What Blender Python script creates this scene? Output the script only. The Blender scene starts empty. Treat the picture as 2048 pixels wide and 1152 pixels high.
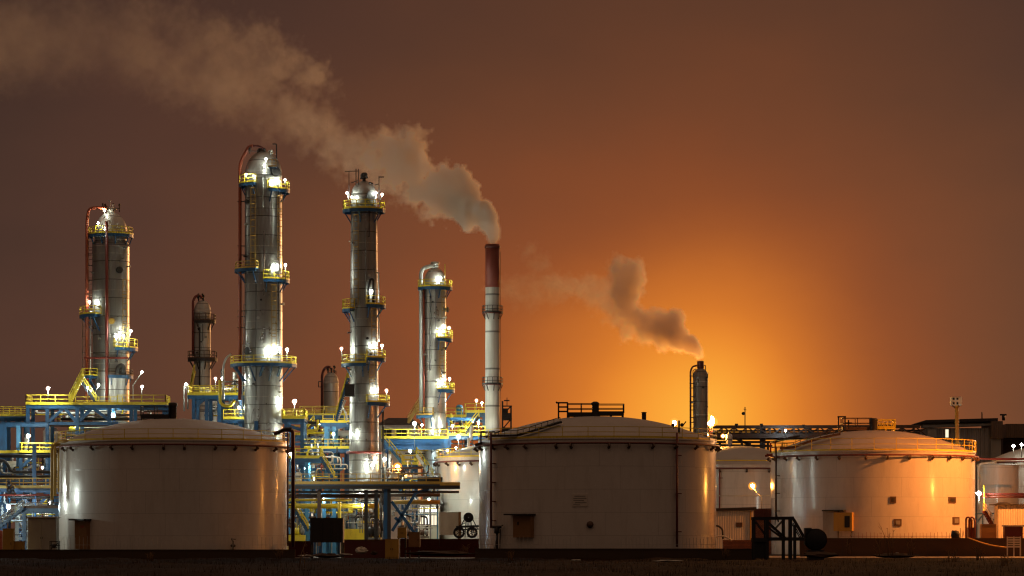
import bpy, math, random
from mathutils import Vector, Matrix
RND = random.Random(7)
F, H0, CZ = 6000.0, 1085.0, 1.7          # focal length in photo pixels, horizon row, eye height
def X(px, Y): return (px - 1024.0) * Y / F
def Z(py, Y): return CZ + (H0 - py) * Y / F
def W(px, py, Y): return Vector((X(px, Y), Y, Z(py, Y)))
def S(n, Y): return n * Y / F             # size of n photo pixels at distance Y
COL = bpy.context.scene.collection
rad = math.radians

# ------------------------------------------------------------------ mesh builder
class MB:
    def __init__(s): s.v = []; s.f = []; s.sm = []
    def add(s, vs, fs, smooth=False):
        o = len(s.v); s.v += [tuple(v) for v in vs]
        s.f += [tuple(i + o for i in f) for f in fs]; s.sm += [smooth] * len(fs); return s
    def box(s, x0, x1, y0, y1, z0, z1):
        v = [(x, y, z) for x in (x0, x1) for y in (y0, y1) for z in (z0, z1)]
        return s.add(v, [(0,1,3,2),(4,6,7,5),(0,4,5,1),(2,3,7,6),(0,2,6,4),(1,5,7,3)])
    def bar(s, p, q, w, h=None):
        p, q = Vector(p), Vector(q); h = h or w
        d = (q - p)
        if d.length < 1e-6: return s
        d.normalize(); up = Vector((0,0,1)) if abs(d.z) < .99 else Vector((0,1,0))
        a = d.cross(up).normalized(); b = a.cross(d).normalized()
        a *= w / 2; b *= h / 2
        v = [c + i * a + j * b for c in (p, q) for i in (-1, 1) for j in (-1, 1)]
        return s.add(v, [(0,1,3,2),(4,6,7,5),(0,4,5,1),(2,3,7,6),(0,2,6,4),(1,5,7,3)])
    def path(s, pts, r, n=8, cap=True):
        pts = [Vector(p) for p in pts]
        m = len(pts); vs = []; ref = None
        for i, p in enumerate(pts):
            a = (pts[i] - pts[i-1]).normalized() if i > 0 else None
            b = (pts[i+1] - pts[i]).normalized() if i < m - 1 else None
            t = a if b is None else b if a is None else (a + b)
            t = t.normalized() if t.length > 1e-5 else a
            k = 1.0
            if a is not None and b is not None: k = 1.0 / max(.5, a.dot(t))
            if ref is None:
                ref = Vector((0,0,1)) if abs(t.z) < .9 else Vector((1,0,0))
            u = (ref - t * ref.dot(t)); u.normalize(); w = t.cross(u); ref = u
            rr = r[i] if isinstance(r, (list, tuple)) else r
            for j in range(n):
                an = 2 * math.pi * j / n
                vs.append(p + rr * (math.cos(an) * u + math.sin(an) * w) * (1 + (k - 1) * .5))
        fs = [(i*n+j, i*n+(j+1) % n, (i+1)*n+(j+1) % n, (i+1)*n+j) for i in range(m-1) for j in range(n)]
        s.add(vs, fs, True)
        if cap:
            o = len(s.v) - len(vs)
            s.f += [tuple(o + j for j in reversed(range(n))), tuple(o + (m-1)*n + j for j in range(n))]; s.sm += [False, False]
        return s
    def tube(s, p, q, r, n=8, r2=None): return s.path([p, q], [r, r if r2 is None else r2], n)
    def lathe(s, c, prof, n=32, a0=0., a1=360., smooth=True):
        full = abs(a1 - a0 - 360) < 1e-6; k = n if full else n + 1
        vs = []
        for r, z in prof:
            for j in range(k):
                a = rad(a0 + (a1 - a0) * j / n)
                vs.append((c[0] + r * math.cos(a), c[1] + r * math.sin(a), c[2] + z))
        fs = []
        for i in range(len(prof) - 1):
            for j in range(n):
                j2 = (j + 1) % k
                fs.append((i*k+j, i*k+j2, (i+1)*k+j2, (i+1)*k+j))
        return s.add(vs, fs, smooth)
    def sector(s, c, r0, r1, z0, z1, a0, a1, n=14):
        vs = []
        for j in range(n + 1):
            a = rad(a0 + (a1 - a0) * j / n); ca, sa = math.cos(a), math.sin(a)
            for r, z in ((r0, z0), (r1, z0), (r1, z1), (r0, z1)): vs.append((c[0]+r*ca, c[1]+r*sa, z))
        fs = []
        for j in range(n):
            for k in range(4): fs.append((4*j+k, 4*j+(k+1) % 4, 4*j+4+(k+1) % 4, 4*j+4+k))
        fs += [(3,2,1,0), tuple(4*n + k for k in range(4))]
        return s.add(vs, fs)
    def sphere(s, c, r, n=10, sx=1, sy=1, sz=1):
        m = max(4, n // 2); prof = [(max(1e-4, r*math.sin(math.pi*i/m)), -r*math.cos(math.pi*i/m)) for i in range(m+1)]
        b = MB().lathe((0,0,0), prof, n)
        return s.add([(c[0]+x*sx, c[1]+y*sy, c[2]+z*sz) for x,y,z in b.v], b.f, True)
    def hbeam(s, p, q, w):
        p, q = Vector(p), Vector(q); d = (q - p).normalized()
        if abs(d.z) > .7:
            o = Vector((w * .46, 0, 0))
            s.bar(p + o, q + o, w * .08, w) if False else None
            for k in (-1, 1):
                e = Vector((0, k * w * .44, 0)); s.box_between(p + e, q + e, w, w * .12)
            s.box_between(p, q, w * .14, w * .76)
        else: s.bar(p, q, w * .6, w)
        return s
    def box_between(s, p, q, wx, wy):
        v = [Vector(c) + Vector((i*wx/2, j*wy/2, 0)) for c in (p, q) for i in (-1,1) for j in (-1,1)]
        return s.add(v, [(0,1,3,2),(4,6,7,5),(0,4,5,1),(2,3,7,6),(0,2,6,4),(1,5,7,3)])
    def build(s, name, m, parent=None, org=None):
        if org is None: org = root_of(parent).location if parent is not None else Vector((0,0,0))
        me = bpy.data.meshes.new(name)
        me.from_pydata([(v[0]-org[0], v[1]-org[1], v[2]-org[2]) for v in s.v], [], s.f)
        me.polygons.foreach_set('use_smooth', s.sm); me.materials.append(m); me.update()
        o = bpy.data.objects.new(name, me); COL.objects.link(o)
        if parent is not None: o.parent = parent
        else: o.location = org
        return o
def root_of(o):
    while o.parent is not None: o = o.parent
    return o
def thing(name, label, cat, loc, group=None):
    o = bpy.data.objects.new(name, None); COL.objects.link(o); o.location = loc; o.empty_display_size = .3
    o['label'] = label; o['category'] = cat
    if group: o['group'] = group
    return o
def solo(mb, name, m, label, cat, group=None, kind=None):
    xs, ys, zs = zip(*mb.v)
    org = Vector(((min(xs)+max(xs))/2, (min(ys)+max(ys))/2, min(zs)))
    o = mb.build(name, m, None, org)
    if kind: o['kind'] = kind
    if label: o['label'] = label
    if cat: o['category'] = cat
    if group: o['group'] = group
    return o

# ------------------------------------------------------------------ materials
def nt(name):
    m = bpy.data.materials.new(name); m.use_nodes = True
    return m, m.node_tree, m.node_tree.nodes['Principled BSDF']
def N(t, typ, **kw):
    n = t.nodes.new(typ)
    for k, v in kw.items(): setattr(n, k, v)
    return n
def L(t, a, b): t.links.new(a, b)
def M_(t, op, a, b=None, c=None, clamp=False):
    n = N(t, 'ShaderNodeMath', operation=op); n.use_clamp = clamp
    for i, v in enumerate((a, b, c)):
        if v is None: continue
        if isinstance(v, (int, float)): n.inputs[i].default_value = v
        else: L(t, v, n.inputs[i])
    return n.outputs[0]
def noise(t, scale, vec, detail=4, rough=.55):
    n = N(t, 'ShaderNodeTexNoise'); n.inputs['Scale'].default_value = scale
    n.inputs['Detail'].default_value = detail; n.inputs['Roughness'].default_value = rough
    L(t, vec, n.inputs['Vector']); return n.outputs['Fac']
def mapping(t, sc):
    tc = N(t, 'ShaderNodeTexCoord'); mp = N(t, 'ShaderNodeMapping'); mp.inputs['Scale'].default_value = sc
    oi = N(t, 'ShaderNodeObjectInfo'); ad = N(t, 'ShaderNodeVectorMath', operation='ADD'); ml = M_(t, 'MULTIPLY', oi.outputs['Random'], 60.)   # every object its own wear
    L(t, tc.outputs['Object'], mp.inputs['Vector']); L(t, mp.outputs[0], ad.inputs[0]); L(t, ml, ad.inputs[1]); return ad.outputs[0]
def mixc(t, fac, a, b):
    n = N(t, 'ShaderNodeMix', data_type='RGBA')
    if isinstance(fac, (int, float)): n.inputs[0].default_value = fac
    else: L(t, fac, n.inputs[0])
    for i, v in ((6, a), (7, b)):
        if isinstance(v, tuple): n.inputs[i].default_value = (*v, 1)
        else: L(t, v, n.inputs[i])
    return n.outputs[2]
def rng(t, v, a, b, c, d, smooth=False):
    n = N(t, 'ShaderNodeMapRange'); n.interpolation_type = 'SMOOTHSTEP' if smooth else 'LINEAR'
    L(t, v, n.inputs['Value'])
    for k, x in zip(('From Min', 'From Max', 'To Min', 'To Max'), (a, b, c, d)): n.inputs[k].default_value = x
    return n.outputs[0]
def bump(t, b, h, strength, dist):
    n = N(t, 'ShaderNodeBump'); n.inputs['Strength'].default_value = strength; n.inputs['Distance'].default_value = dist
    L(t, h, n.inputs['Height']); L(t, n.outputs[0], b.inputs['Normal'])
def paint(name, c, rough=.45, metal=0., dirt=(.12,.08,.05), amt=.5, sc=(.7,.7,.25), bmp=.1):
    m, t, b = nt(name); v = mapping(t, sc)
    n1 = noise(t, 1.0, v, 6, .65); n2 = noise(t, 6.0, v, 3)
    f = M_(t, 'MULTIPLY', rng(t, n1, .48, .72, 0, 1), amt)
    col = mixc(t, f, c, dirt)
    col = mixc(t, M_(t, 'MULTIPLY', n2, .3), col, tuple(min(1, x * 1.25) for x in c))
    L(t, col, b.inputs['Base Color']); b.inputs['Metallic'].default_value = metal
    L(t, rng(t, n1, .3, .7, max(.05, rough - .1), min(1, rough + .15)), b.inputs['Roughness'])
    if rough >= .75: b.inputs['Specular IOR Level'].default_value = .05
    if bmp: bump(t, b, n2, bmp, .03)
    return m
def tank_paint(name, c, rough=.2, streak=.4):
    m, t, b = nt(name); tc = N(t, 'ShaderNodeTexCoord'); sx = N(t, 'ShaderNodeSeparateXYZ'); L(t, tc.outputs['Object'], sx.inputs[0])
    z = sx.outputs[2]
    ang = M_(t, 'ARCTAN2', sx.outputs[1], sx.outputs[0])
    course = M_(t, 'FLOOR', M_(t, 'DIVIDE', z, 2.45))
    fr = M_(t, 'FRACT', M_(t, 'DIVIDE', z, 2.45))
    seam = rng(t, M_(t, 'ABSOLUTE', M_(t, 'SUBTRACT', fr, .5)), .488, .497, 0, 1)
    a2 = M_(t, 'ADD', M_(t, 'MULTIPLY', ang, 2.2), M_(t, 'MULTIPLY', course, .37))
    vfr = M_(t, 'FRACT', a2)
    vseam = rng(t, M_(t, 'ABSOLUTE', M_(t, 'SUBTRACT', vfr, .5)), .496, .499, 0, 1)
    cell = N(t, 'ShaderNodeTexWhiteNoise', noise_dimensions='2D'); cv = N(t, 'ShaderNodeCombineXYZ')
    L(t, M_(t, 'FLOOR', a2), cv.inputs[0]); L(t, course, cv.inputs[1]); L(t, cv.outputs[0], cell.inputs['Vector'])
    st = noise(t, 1.0, mapping(t, (1.3, 1.3, .2)), 7, .7)
    gr = noise(t, 1.0, mapping(t, (.25, .25, .2)), 5, .6)
    fine = noise(t, 1.0, mapping(t, (3, 3, 1.2)), 5, .6)
    f = M_(t, 'MULTIPLY', rng(t, st, .5, .78, 0, 1), streak)
    low = rng(t, M_(t, 'ADD', z, M_(t, 'MULTIPLY', st, 1.6)), .6, 2.2, .4, 0)      # splash dirt at the foot
    col = mixc(t, f, c, (c[0]*.45, c[1]*.4, c[2]*.34))
    col = mixc(t, M_(t, 'MULTIPLY', cell.outputs['Value'], .14), col, (c[0]*.7, c[1]*.7, c[2]*.68))
    col = mixc(t, M_(t, 'MULTIPLY', rng(t, gr, .4, .7, 0, 1), .2), col, (c[0]*.6, c[1]*.57, c[2]*.5))
    col = mixc(t, low, col, (.16, .11, .07))
    col = mixc(t, M_(t, 'MULTIPLY', M_(t, 'MAXIMUM', seam, vseam), .48), col, (.12, .1, .08))
    L(t, col, b.inputs['Base Color'])
    r = M_(t, 'ADD', rng(t, gr, .3, .7, rough - .07, rough + .14), M_(t, 'MULTIPLY', f, .3))
    L(t, M_(t, 'ADD', r, M_(t, 'MULTIPLY', cell.outputs['Value'], .1)), b.inputs['Roughness'])
    b.inputs['Coat Weight'].default_value = .7; b.inputs['Coat Roughness'].default_value = .15
    h = M_(t, 'ADD', M_(t, 'MULTIPLY', seam, .5), M_(t, 'ADD', M_(t, 'MULTIPLY', gr, 1.2), M_(t, 'MULTIPLY', fine, .12)))
    bump(t, b, h, .13, .12)
    return m
def cladding(name, c, rough=.36, pitch=2.5, metal=.85, dull=.4):
    m, t, b = nt(name); tc = N(t, 'ShaderNodeTexCoord'); sx = N(t, 'ShaderNodeSeparateXYZ'); L(t, tc.outputs['Object'], sx.inputs[0])
    z = sx.outputs[2]; ang = M_(t, 'ARCTAN2', sx.outputs[1], sx.outputs[0])
    row = M_(t, 'FLOOR', M_(t, 'DIVIDE', z, pitch)); fr = M_(t, 'FRACT', M_(t, 'DIVIDE', z, pitch))
    a2 = M_(t, 'ADD', M_(t, 'MULTIPLY', ang, 2.1), M_(t, 'MULTIPLY', row, .5))
    seam = rng(t, M_(t, 'ABSOLUTE', M_(t, 'SUBTRACT', fr, .5)), .465, .487, 0, 1)
    vs = rng(t, M_(t, 'ABSOLUTE', M_(t, 'SUBTRACT', M_(t, 'FRACT', a2), .5)), .485, .495, 0, 1)
    cv = N(t, 'ShaderNodeCombineXYZ'); L(t, M_(t, 'FLOOR', a2), cv.inputs[0]); L(t, row, cv.inputs[1])
    cell = N(t, 'ShaderNodeTexWhiteNoise', noise_dimensions='2D'); L(t, cv.outputs[0], cell.inputs['Vector'])
    st = noise(t, 1.0, mapping(t, (2.2, 2.2, .12)), 7, .7); gr = noise(t, 1.0, mapping(t, (.5, .5, .5)), 5, .65)
    f = M_(t, 'MULTIPLY', rng(t, st, .42, .75, 0, 1), dull)
    col = mixc(t, f, c, (c[0]*.4, c[1]*.34, c[2]*.28))
    col = mixc(t, M_(t, 'MULTIPLY', cell.outputs['Value'], .55), col, (c[0]*.5, c[1]*.48, c[2]*.45))
    col = mixc(t, M_(t, 'MULTIPLY', M_(t, 'MAXIMUM', seam, M_(t, 'MULTIPLY', vs, .6)), .75), col, (.04, .03, .025))
    L(t, col, b.inputs['Base Color']); b.inputs['Metallic'].default_value = metal
    r = M_(t, 'ADD', rng(t, gr, .3, .7, rough - .08, rough + .12), M_(t, 'MULTIPLY', cell.outputs['Value'], .1))
    L(t, M_(t, 'ADD', r, M_(t, 'MULTIPLY', f, .25)), b.inputs['Roughness'])
    h = M_(t, 'ADD', M_(t, 'MULTIPLY', seam, -.4), M_(t, 'ADD', M_(t, 'MULTIPLY', gr, .8), M_(t, 'MULTIPLY', cell.outputs['Value'], .15)))
    bump(t, b, h, .4, .08)
    return m
def ribbed(name, c, pitch=.3, axis=0, rough=.5, depth=.05):
    m, t, b = nt(name); tc = N(t, 'ShaderNodeTexCoord'); sx = N(t, 'ShaderNodeSeparateXYZ'); L(t, tc.outputs['Object'], sx.inputs[0])
    fr = M_(t, 'FRACT', M_(t, 'DIVIDE', M_(t, 'ADD', sx.outputs[0], sx.outputs[1]) if axis == 0 else sx.outputs[axis], pitch))
    tri = rng(t, M_(t, 'ABSOLUTE', M_(t, 'SUBTRACT', fr, .5)), .12, .3, 0, 1, True)
    st = noise(t, 1.0, mapping(t, (1.5, 1.5, .2)), 6, .65)
    col = mixc(t, M_(t, 'MULTIPLY', rng(t, st, .45, .75, 0, 1), .5), c, tuple(x*.45 for x in c))
    L(t, mixc(t, M_(t, 'MULTIPLY', tri, .35), col, tuple(x * .55 for x in c)), b.inputs['Base Color']); b.inputs['Roughness'].default_value = rough
    bump(t, b, tri, .8, depth)
    return m
def emit(name, c, s):
    m = bpy.data.materials.new(name); m.use_nodes = True; t = m.node_tree; t.nodes.clear()
    e = N(t, 'ShaderNodeEmission'); e.inputs[0].default_value = (*c, 1); e.inputs[1].default_value = s
    o = N(t, 'ShaderNodeOutputMaterial'); L(t, e.outputs[0], o.inputs[0]); return m

MT = dict(
    yellow=paint('yellow_paint', (.74,.56,.03), .42, amt=.6, dirt=(.3,.17,.03)),
    blue=paint('blue_paint', (.018,.080,.185), .42, amt=.75, dirt=(.02,.016,.014)),
    skyblue=paint('light_blue_paint', (.05,.20,.38), .42, amt=.6, dirt=(.04,.045,.05)),
    red=paint('red_paint', (.20,.03,.018), .4, amt=.4, dirt=(.08,.02,.015)),
    ringred=paint('faded_red_paint', (.15,.03,.022), .5, amt=.5, dirt=(.06,.02,.015)),
    plate=paint('faded_plate', (.56,.51,.44), .5, amt=.5, dirt=(.4,.35,.3)),
    orange=paint('orange_red_paint', (.30,.055,.02), .38, amt=.4, dirt=(.18,.03,.015)),
    darkred=paint('dark_red_paint', (.11,.018,.014), .5, amt=.4),
    brown=paint('brown_steel', (.09,.045,.025), .55, amt=.5, dirt=(.03,.018,.012)),
    dark=paint('dark_steel', (.022,.018,.017), .55, amt=.4, dirt=(.05,.03,.02)),
    black=paint('black_plastic', (.008,.008,.009), .6, amt=.3, dirt=(.02,.016,.012)),
    grey=paint('grey_steel', (.22,.21,.19), .45, amt=.5, dirt=(.1,.07,.05)),
    galv=paint('galvanised_steel', (.55,.54,.5), .4, metal=.6, amt=.4, dirt=(.2,.15,.1)),
    white=paint('white_equipment_paint', (.74,.72,.66), .4, amt=.4, dirt=(.3,.24,.17)),
    cream=paint('cream_cabinet_paint', (.60,.55,.44), .5, amt=.45, dirt=(.25,.19,.12)),
    ochre=paint('ochre_cabinet_paint', (.50,.30,.05), .5, amt=.45, dirt=(.2,.11,.04)),
    cabinet=paint('brown_cabinet_paint', (.24,.12,.04), .5, amt=.45, dirt=(.1,.05,.02)),
    panelgrey=paint('grey_cabinet_paint', (.36,.34,.29), .55, amt=.4, dirt=(.18,.13,.09)),
    conc=paint('weathered_concrete', (.075,.05,.034), .9, amt=.7, dirt=(.06,.04,.03), sc=(.35,.35,.8), bmp=.5),
    maroon=paint('maroon_painted_concrete', (.06,.013,.008), .8, amt=.5, dirt=(.1,.03,.02), bmp=.4),
    tankwhite=tank_paint('white_tank_paint', (.64,.60,.55)),
    tankcream=tank_paint('cream_tank_paint', (.70,.65,.57), .3),
    roofwhite=paint('tank_roof_paint', (.38,.335,.285), .5, amt=.5, dirt=(.3,.24,.18), sc=(.25,.25,.25)),
    clad=cladding('weathered_aluminium_cladding', (.48,.465,.43), .28, metal=.82, dull=.55),
    clad2=cladding('bright_aluminium_cladding', (.70,.67,.61), .25, 2.2, metal=.8, dull=.3),
    claddark=cladding('dark_aluminium_cladding', (.60,.56,.49), .34, 2.3, metal=.55, dull=.5),
    cladsoft=cladding('dull_silver_cladding', (.60,.56,.50), .4, 2.3, metal=.35, dull=.4),
    sooty=cladding('sooty_steel_cladding', (.30,.26,.22), .4, 2.3, metal=.5, dull=.6),
    chim=cladding('pale_chimney_paint', (.62,.58,.51), .55, 5.2, .05, .5),
    chimred=paint('chimney_red_band', (.20,.035,.018), .6, amt=.6, dirt=(.06,.02,.012), sc=(1.2,1.2,.15)),
    ribwhite=ribbed('white_ribbed_sheet', (.66,.61,.53)),
    ribdark=ribbed('dark_ribbed_sheet', (.50,.47,.43), .8, 0, .5, .2),
    ribroof=ribbed('brown_ribbed_roof', (.20,.13,.085), .4),
    brick=None,
)
def brickmat():
    m, t, b = nt('red_brick'); br = N(t, 'ShaderNodeTexBrick'); br.inputs['Scale'].default_value = 1.6
    br.inputs['Color1'].default_value = (.34,.11,.05,1); br.inputs['Color2'].default_value = (.24,.075,.035,1); br.inputs['Mortar'].default_value = (.05,.03,.02,1)
    br.inputs['Mortar Size'].default_value = .03
    tc = N(t, 'ShaderNodeTexCoord'); mp = N(t, 'ShaderNodeMapping'); mp.inputs['Rotation'].default_value = (rad(90),0,0)
    L(t, tc.outputs['Object'], mp.inputs['Vector']); L(t, mp.outputs[0], br.inputs['Vector']); L(t, br.outputs['Color'], b.inputs['Base Color']); b.inputs['Roughness'].default_value = .85
    bump(t, b, br.outputs['Fac'], -.6, .03); return m
MT['brick'] = brickmat()
LAMP = dict(sr=emit('sodium_halo_glow', (1,.34,.045), 1.5), fo=emit('outer_flame_glow', (1,.36,.04), 1.7), w=emit('white_lamp_glow', (.90,1,.88), 680), c=emit('cool_lamp_glow', (.55,.82,1), 600), s=emit('sodium_lamp_glow', (1,.38,.06), 1100),  # sr: painted orange halo, added around the sodium bulbs
            f=emit('gas_flare_glow', (1,.42,.07), 1900), k=emit('strong_sodium_glow', (1,.29,.05), 14000), d=emit('dim_lamp_glow', (.93,1,.86), 340), win=emit('lit_window_glow', (1,.97,.85), 2.2),
            win2=emit('pale_window_glow', (1,.86,.6), 1.2))

# ------------------------------------------------------------------ shared assemblies
def rail_mb(mb, pts, h=1.1, sp=1.6, r=.05, closed=False):
    pts = [Vector(p) for p in pts]
    if closed: pts = pts + [pts[0]]
    up = Vector((0,0,1))
    for i in range(len(pts) - 1):
        a, b = pts[i], pts[i+1]; n = max(1, round((b - a).length / sp))
        for k in range(n + (1 if i == len(pts) - 2 and not closed else 0)):
            p = a.lerp(b, k / n); mb.bar(p, p + up * h, r * 1.9)
        for hh in (h, h * .52): mb.bar(a + up * hh, b + up * hh, r * 1.7)
        mb.bar(a + up * .1, b + up * .1, .03, .2)
    return mb
def arc(c, r, z, a0, a1, n=10): return [Vector((c[0] + r*math.cos(rad(a0+(a1-a0)*k/n)), c[1] + r*math.sin(rad(a0+(a1-a0)*k/n)), z)) for k in range(n+1)]
def bend(pts, r, n=5):
    pts = [Vector(p) for p in pts]; out = [pts[0]]
    for i in range(1, len(pts) - 1):
        p = pts[i]; a = (pts[i-1] - p); b = (pts[i+1] - p); d = min(r, a.length*.49, b.length*.49)
        a = p + a.normalized() * d; b = p + b.normalized() * d
        for k in range(n + 1):
            t = k / n; out.append(a.lerp(p, t).lerp(p.lerp(b, t), t))
    out.append(pts[-1]); return out
def stair(label, p0, p1, wid=1.0, strg='blue', rl='yellow', name='steel_stair', tread='yellow', step=.28):
    """straight flight from p0 (bottom) to p1 (top), its width along the view depth"""
    p0, p1 = Vector(p0), Vector(p1)
    d = p1 - p0; hd = Vector((d.x, d.y, 0)); hd = hd.normalized() if hd.length > .01 else Vector((1,0,0)); sd = Vector((-hd.y, hd.x, 0))
    root = thing(name, label, 'stair', (p0 + p1) / 2 * 1.0 - Vector((0,0,abs(d.z)/2)))
    for k in (-1, 1): MB().bar(p0 + sd*k*wid/2, p1 + sd*k*wid/2, .09, .34).build('stringer', MT[strg], root)
    n = max(3, int(abs(d.z) / step)); t = MB()
    for i in range(1, n):
        c = p0 + d * (i / n); a = hd * .15; w = sd * (wid/2 - .05)
        t.bar(c - w, c + w, .3, .05)
    t.build('tread', MT[tread], root)
    for k in (-1, 1):
        r = MB(); o = sd * k * wid / 2; m = max(2, int(d.length / 1.3))
        for i in range(m + 1):
            c = p0 + d * (i / m) + o; r.bar(c, c + Vector((0,0,1.05)), .09)
        for h in (1.05, .55): r.bar(p0 + o + Vector((0,0,h)), p1 + o + Vector((0,0,h)), .09)
        r.build('handrail', MT[rl], root)
    return root
def lamp(px, py, Y, label, c='w', base=None, r=.27, dx=0, group=None, head=True, name='floodlight'):
    """a globe floodlight; base = photo row of the pole's foot, dx = foot offset in photo pixels"""
    r *= .52; p = W(px, py, Y); foot = W(px + dx, base if base else py + 10, Y)
    root = thing(name, label, 'lamp', foot, group)
    top = p - Vector((0, 0, r * .9)); pl = MB()
    if abs(dx) > 3:
        k = Vector((foot.x, foot.y, foot.z + (top.z - foot.z) * .55)); pl.path([foot, k, top], .05, 6)
    else: pl.tube(foot, top, .05, 6)
    pl.build('pole', MT['grey'], root)
    if head: MB().lathe((p.x, p.y, p.z), [(r*.3, r*1.3), (r*.95, r*1.12), (r*1.02, r*.98), (.02, r*1.02)], 10).build('lamp_hood', MT['galv'], root)
    MB().sphere(p, r, 10).build('bulb', LAMP[c], root)
    if c == 's':      # self-lit dish added behind the sodium bulb to paint its orange halo
        q = MB().lathe((0,0,0), [(.02,.22),(r*1.6,.12),(r*2.3,-.06),(r*2.3,-.03),(r*1.6,.16),(.02,.26)], 16); d = MB(); d.add([(p.x + v[0], p.y + r + v[2], p.z + v[1]) for v in q.v], q.f, True); d.build('halo_dish', LAMP['sr'], root)
    return root
# ------------------------------------------------------------------ storage tanks
class Tank: pass
def tank(label, px, hw, Y, rim, apex, mat='tankwhite', roofm='roofwhite', rail='yellow', railed=True, pipe=True, noz=15, off=6, railh=1.15):
    T = Tank(); T.Y = Y; R = T.R = S(hw, Y); c = T.c = (X(px, Y), Y); zr = T.zr = Z(rim, Y); T.za = za = Z(apex, Y)
    root = T.root = thing('storage_tank', label, 'storage tank', (c[0], c[1], 0))
    MB().lathe((c[0], c[1], 0), [(R, -.3), (R, zr)], 96).lathe((c[0], c[1], 0), [(R, zr), (R + .12, zr), (R + .12, zr + .12), (R - .05, zr + .14)], 96, smooth=False).build('shell', MT[mat], root)
    h = za - zr - .14; prof = []
    for i in range(15):
        k = 1 - i / 14; prof.append((max(.01, (R - .05) * k), zr + .14 + h * (1 - k ** 2.15)))
    MB().lathe((c[0], c[1], 0), prof, 72).build('roof', MT[roofm], root)
    MB().lathe((c[0], c[1], 0), [(R + .01, 0), (R + .22, 0), (R + .22, .18), (R + .01, .2)], 72).build('base_ring', MT['conc'], root)
    if railed:
        rm = MB(); n = 30
        pts = [Vector((c[0] + (R + .1) * math.cos(2*math.pi*k/n), c[1] + (R + .1) * math.sin(2*math.pi*k/n), zr + .15)) for k in range(n)]
        rail_mb(rm, pts, railh, 9, .04, True); rm.build('handrail', MT[rail], root)
    if pipe:
        n = 72; zp = zr - .42
        MB().path([(c[0] + (R + .38) * math.cos(2*math.pi*k/n), c[1] + (R + .38) * math.sin(2*math.pi*k/n), zp) for k in range(n + 1)], .11, 6, False).build('ring_pipe', MT['ringred'], root)
        for k in range(noz):
            a = rad(-177 + 354 / 2 * k / (noz - 1) + off * (RND.random() - .5)); ca, sa = math.cos(a), math.sin(a)
            q = lambda r, z: Vector((c[0] + r * ca, c[1] + r * sa, z))
            MB().path([q(R + .38, zp), q(R + .42, zp - .32), q(R + .12, zp - .5)], [.1, .13, .17], 6).bar(q(R - .02, zp), q(R + .4, zp), .1, .16).bar(q(R + .4, zp - .1), q(R + .62, zp - .36), .16, .2).build('foam_nozzle', MT['brown'], root)
    return T
def on_shell(T, px, r=0.):
    """point on the front of the shell under photo column px"""
    R = T.R + r
    for _ in range(6):
        Yf = T.Y - math.sqrt(max(0, R*R - (X(px, T.Y if _ == 0 else Yf) - T.c[0])**2))
    return X(px, Yf), Yf
def shell_box(T, name, x0, x1, y0, y1, m, out=.5, parent=None, inn=.25):
    xm, Yf = on_shell(T, (x0 + x1) / 2)
    a = math.atan2(Yf - T.c[1], xm - T.c[0]); n = Vector((math.cos(a), math.sin(a), 0)); tg = Vector((-n.y, n.x, 0))
    w = S(x1 - x0, Yf) / max(.3, -n.y); z0, z1 = Z(y1, Yf), Z(y0, Yf); p = Vector((xm, Yf, 0))
    b = MB(); vs = [p + n*i + tg*j*w/2 + Vector((0,0,z)) for i in (-inn, out) for j in (-1, 1) for z in (z0, z1)]
    b.add(vs, [(0,1,3,2),(4,6,7,5),(0,4,5,1),(2,3,7,6),(0,2,6,4),(1,5,7,3)])
    return b.build(name, MT[m], parent or T.root)
def shell_pipe(T, name, px, y0, y1, m, r=.11, n=5, out=.3):
    x, Yf = on_shell(T, px, out); b = MB().tube((x, Yf, Z(y0, Yf)), (x, Yf, Z(y1, Yf)), r, 8)
    for k in range(n):
        z = Z(y0 + (y1 - y0) * (k + .6) / n, Yf); b.box(x - .12, x + .5, Yf - .06, Yf + out + .05, z - .05, z + .05)
    return b.build(name, MT[m], T.root)
def roof_z(T, x, y):
    k = min(1, math.hypot(x - T.c[0], y - T.c[1]) / (T.R - .05)); return T.zr + .14 + (T.za - T.zr - .14) * (1 - k ** 2.15)
def roof_platform(T, x0, x1, ydeck, ytop, m, depth=2.6, dy=-1.5, sp=1.5, name='roof_platform'):
    Y = T.Y + dy; xa, xb = X(x0, Y), X(x1, Y); z = Z(ydeck, Y); zt = Z(ytop, Y)
    d = MB().box(xa, xb, Y, Y + depth, z - .22, z)
    for x in (xa + .1, (xa + xb)/2, xb - .1):
        for y in (Y + .1, Y + depth - .1): d.bar((x, y, z - .1), (x, y, roof_z(T, x, y) - .1), .16)
    o = d.build(name, MT[m], T.root)
    rail_mb(MB(), [(xa, Y, z), (xb, Y, z), (xb, Y + depth, z), (xa, Y + depth, z)], zt - z, sp, .05, True).build('handrail', MT[m], o)
    return o

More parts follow.
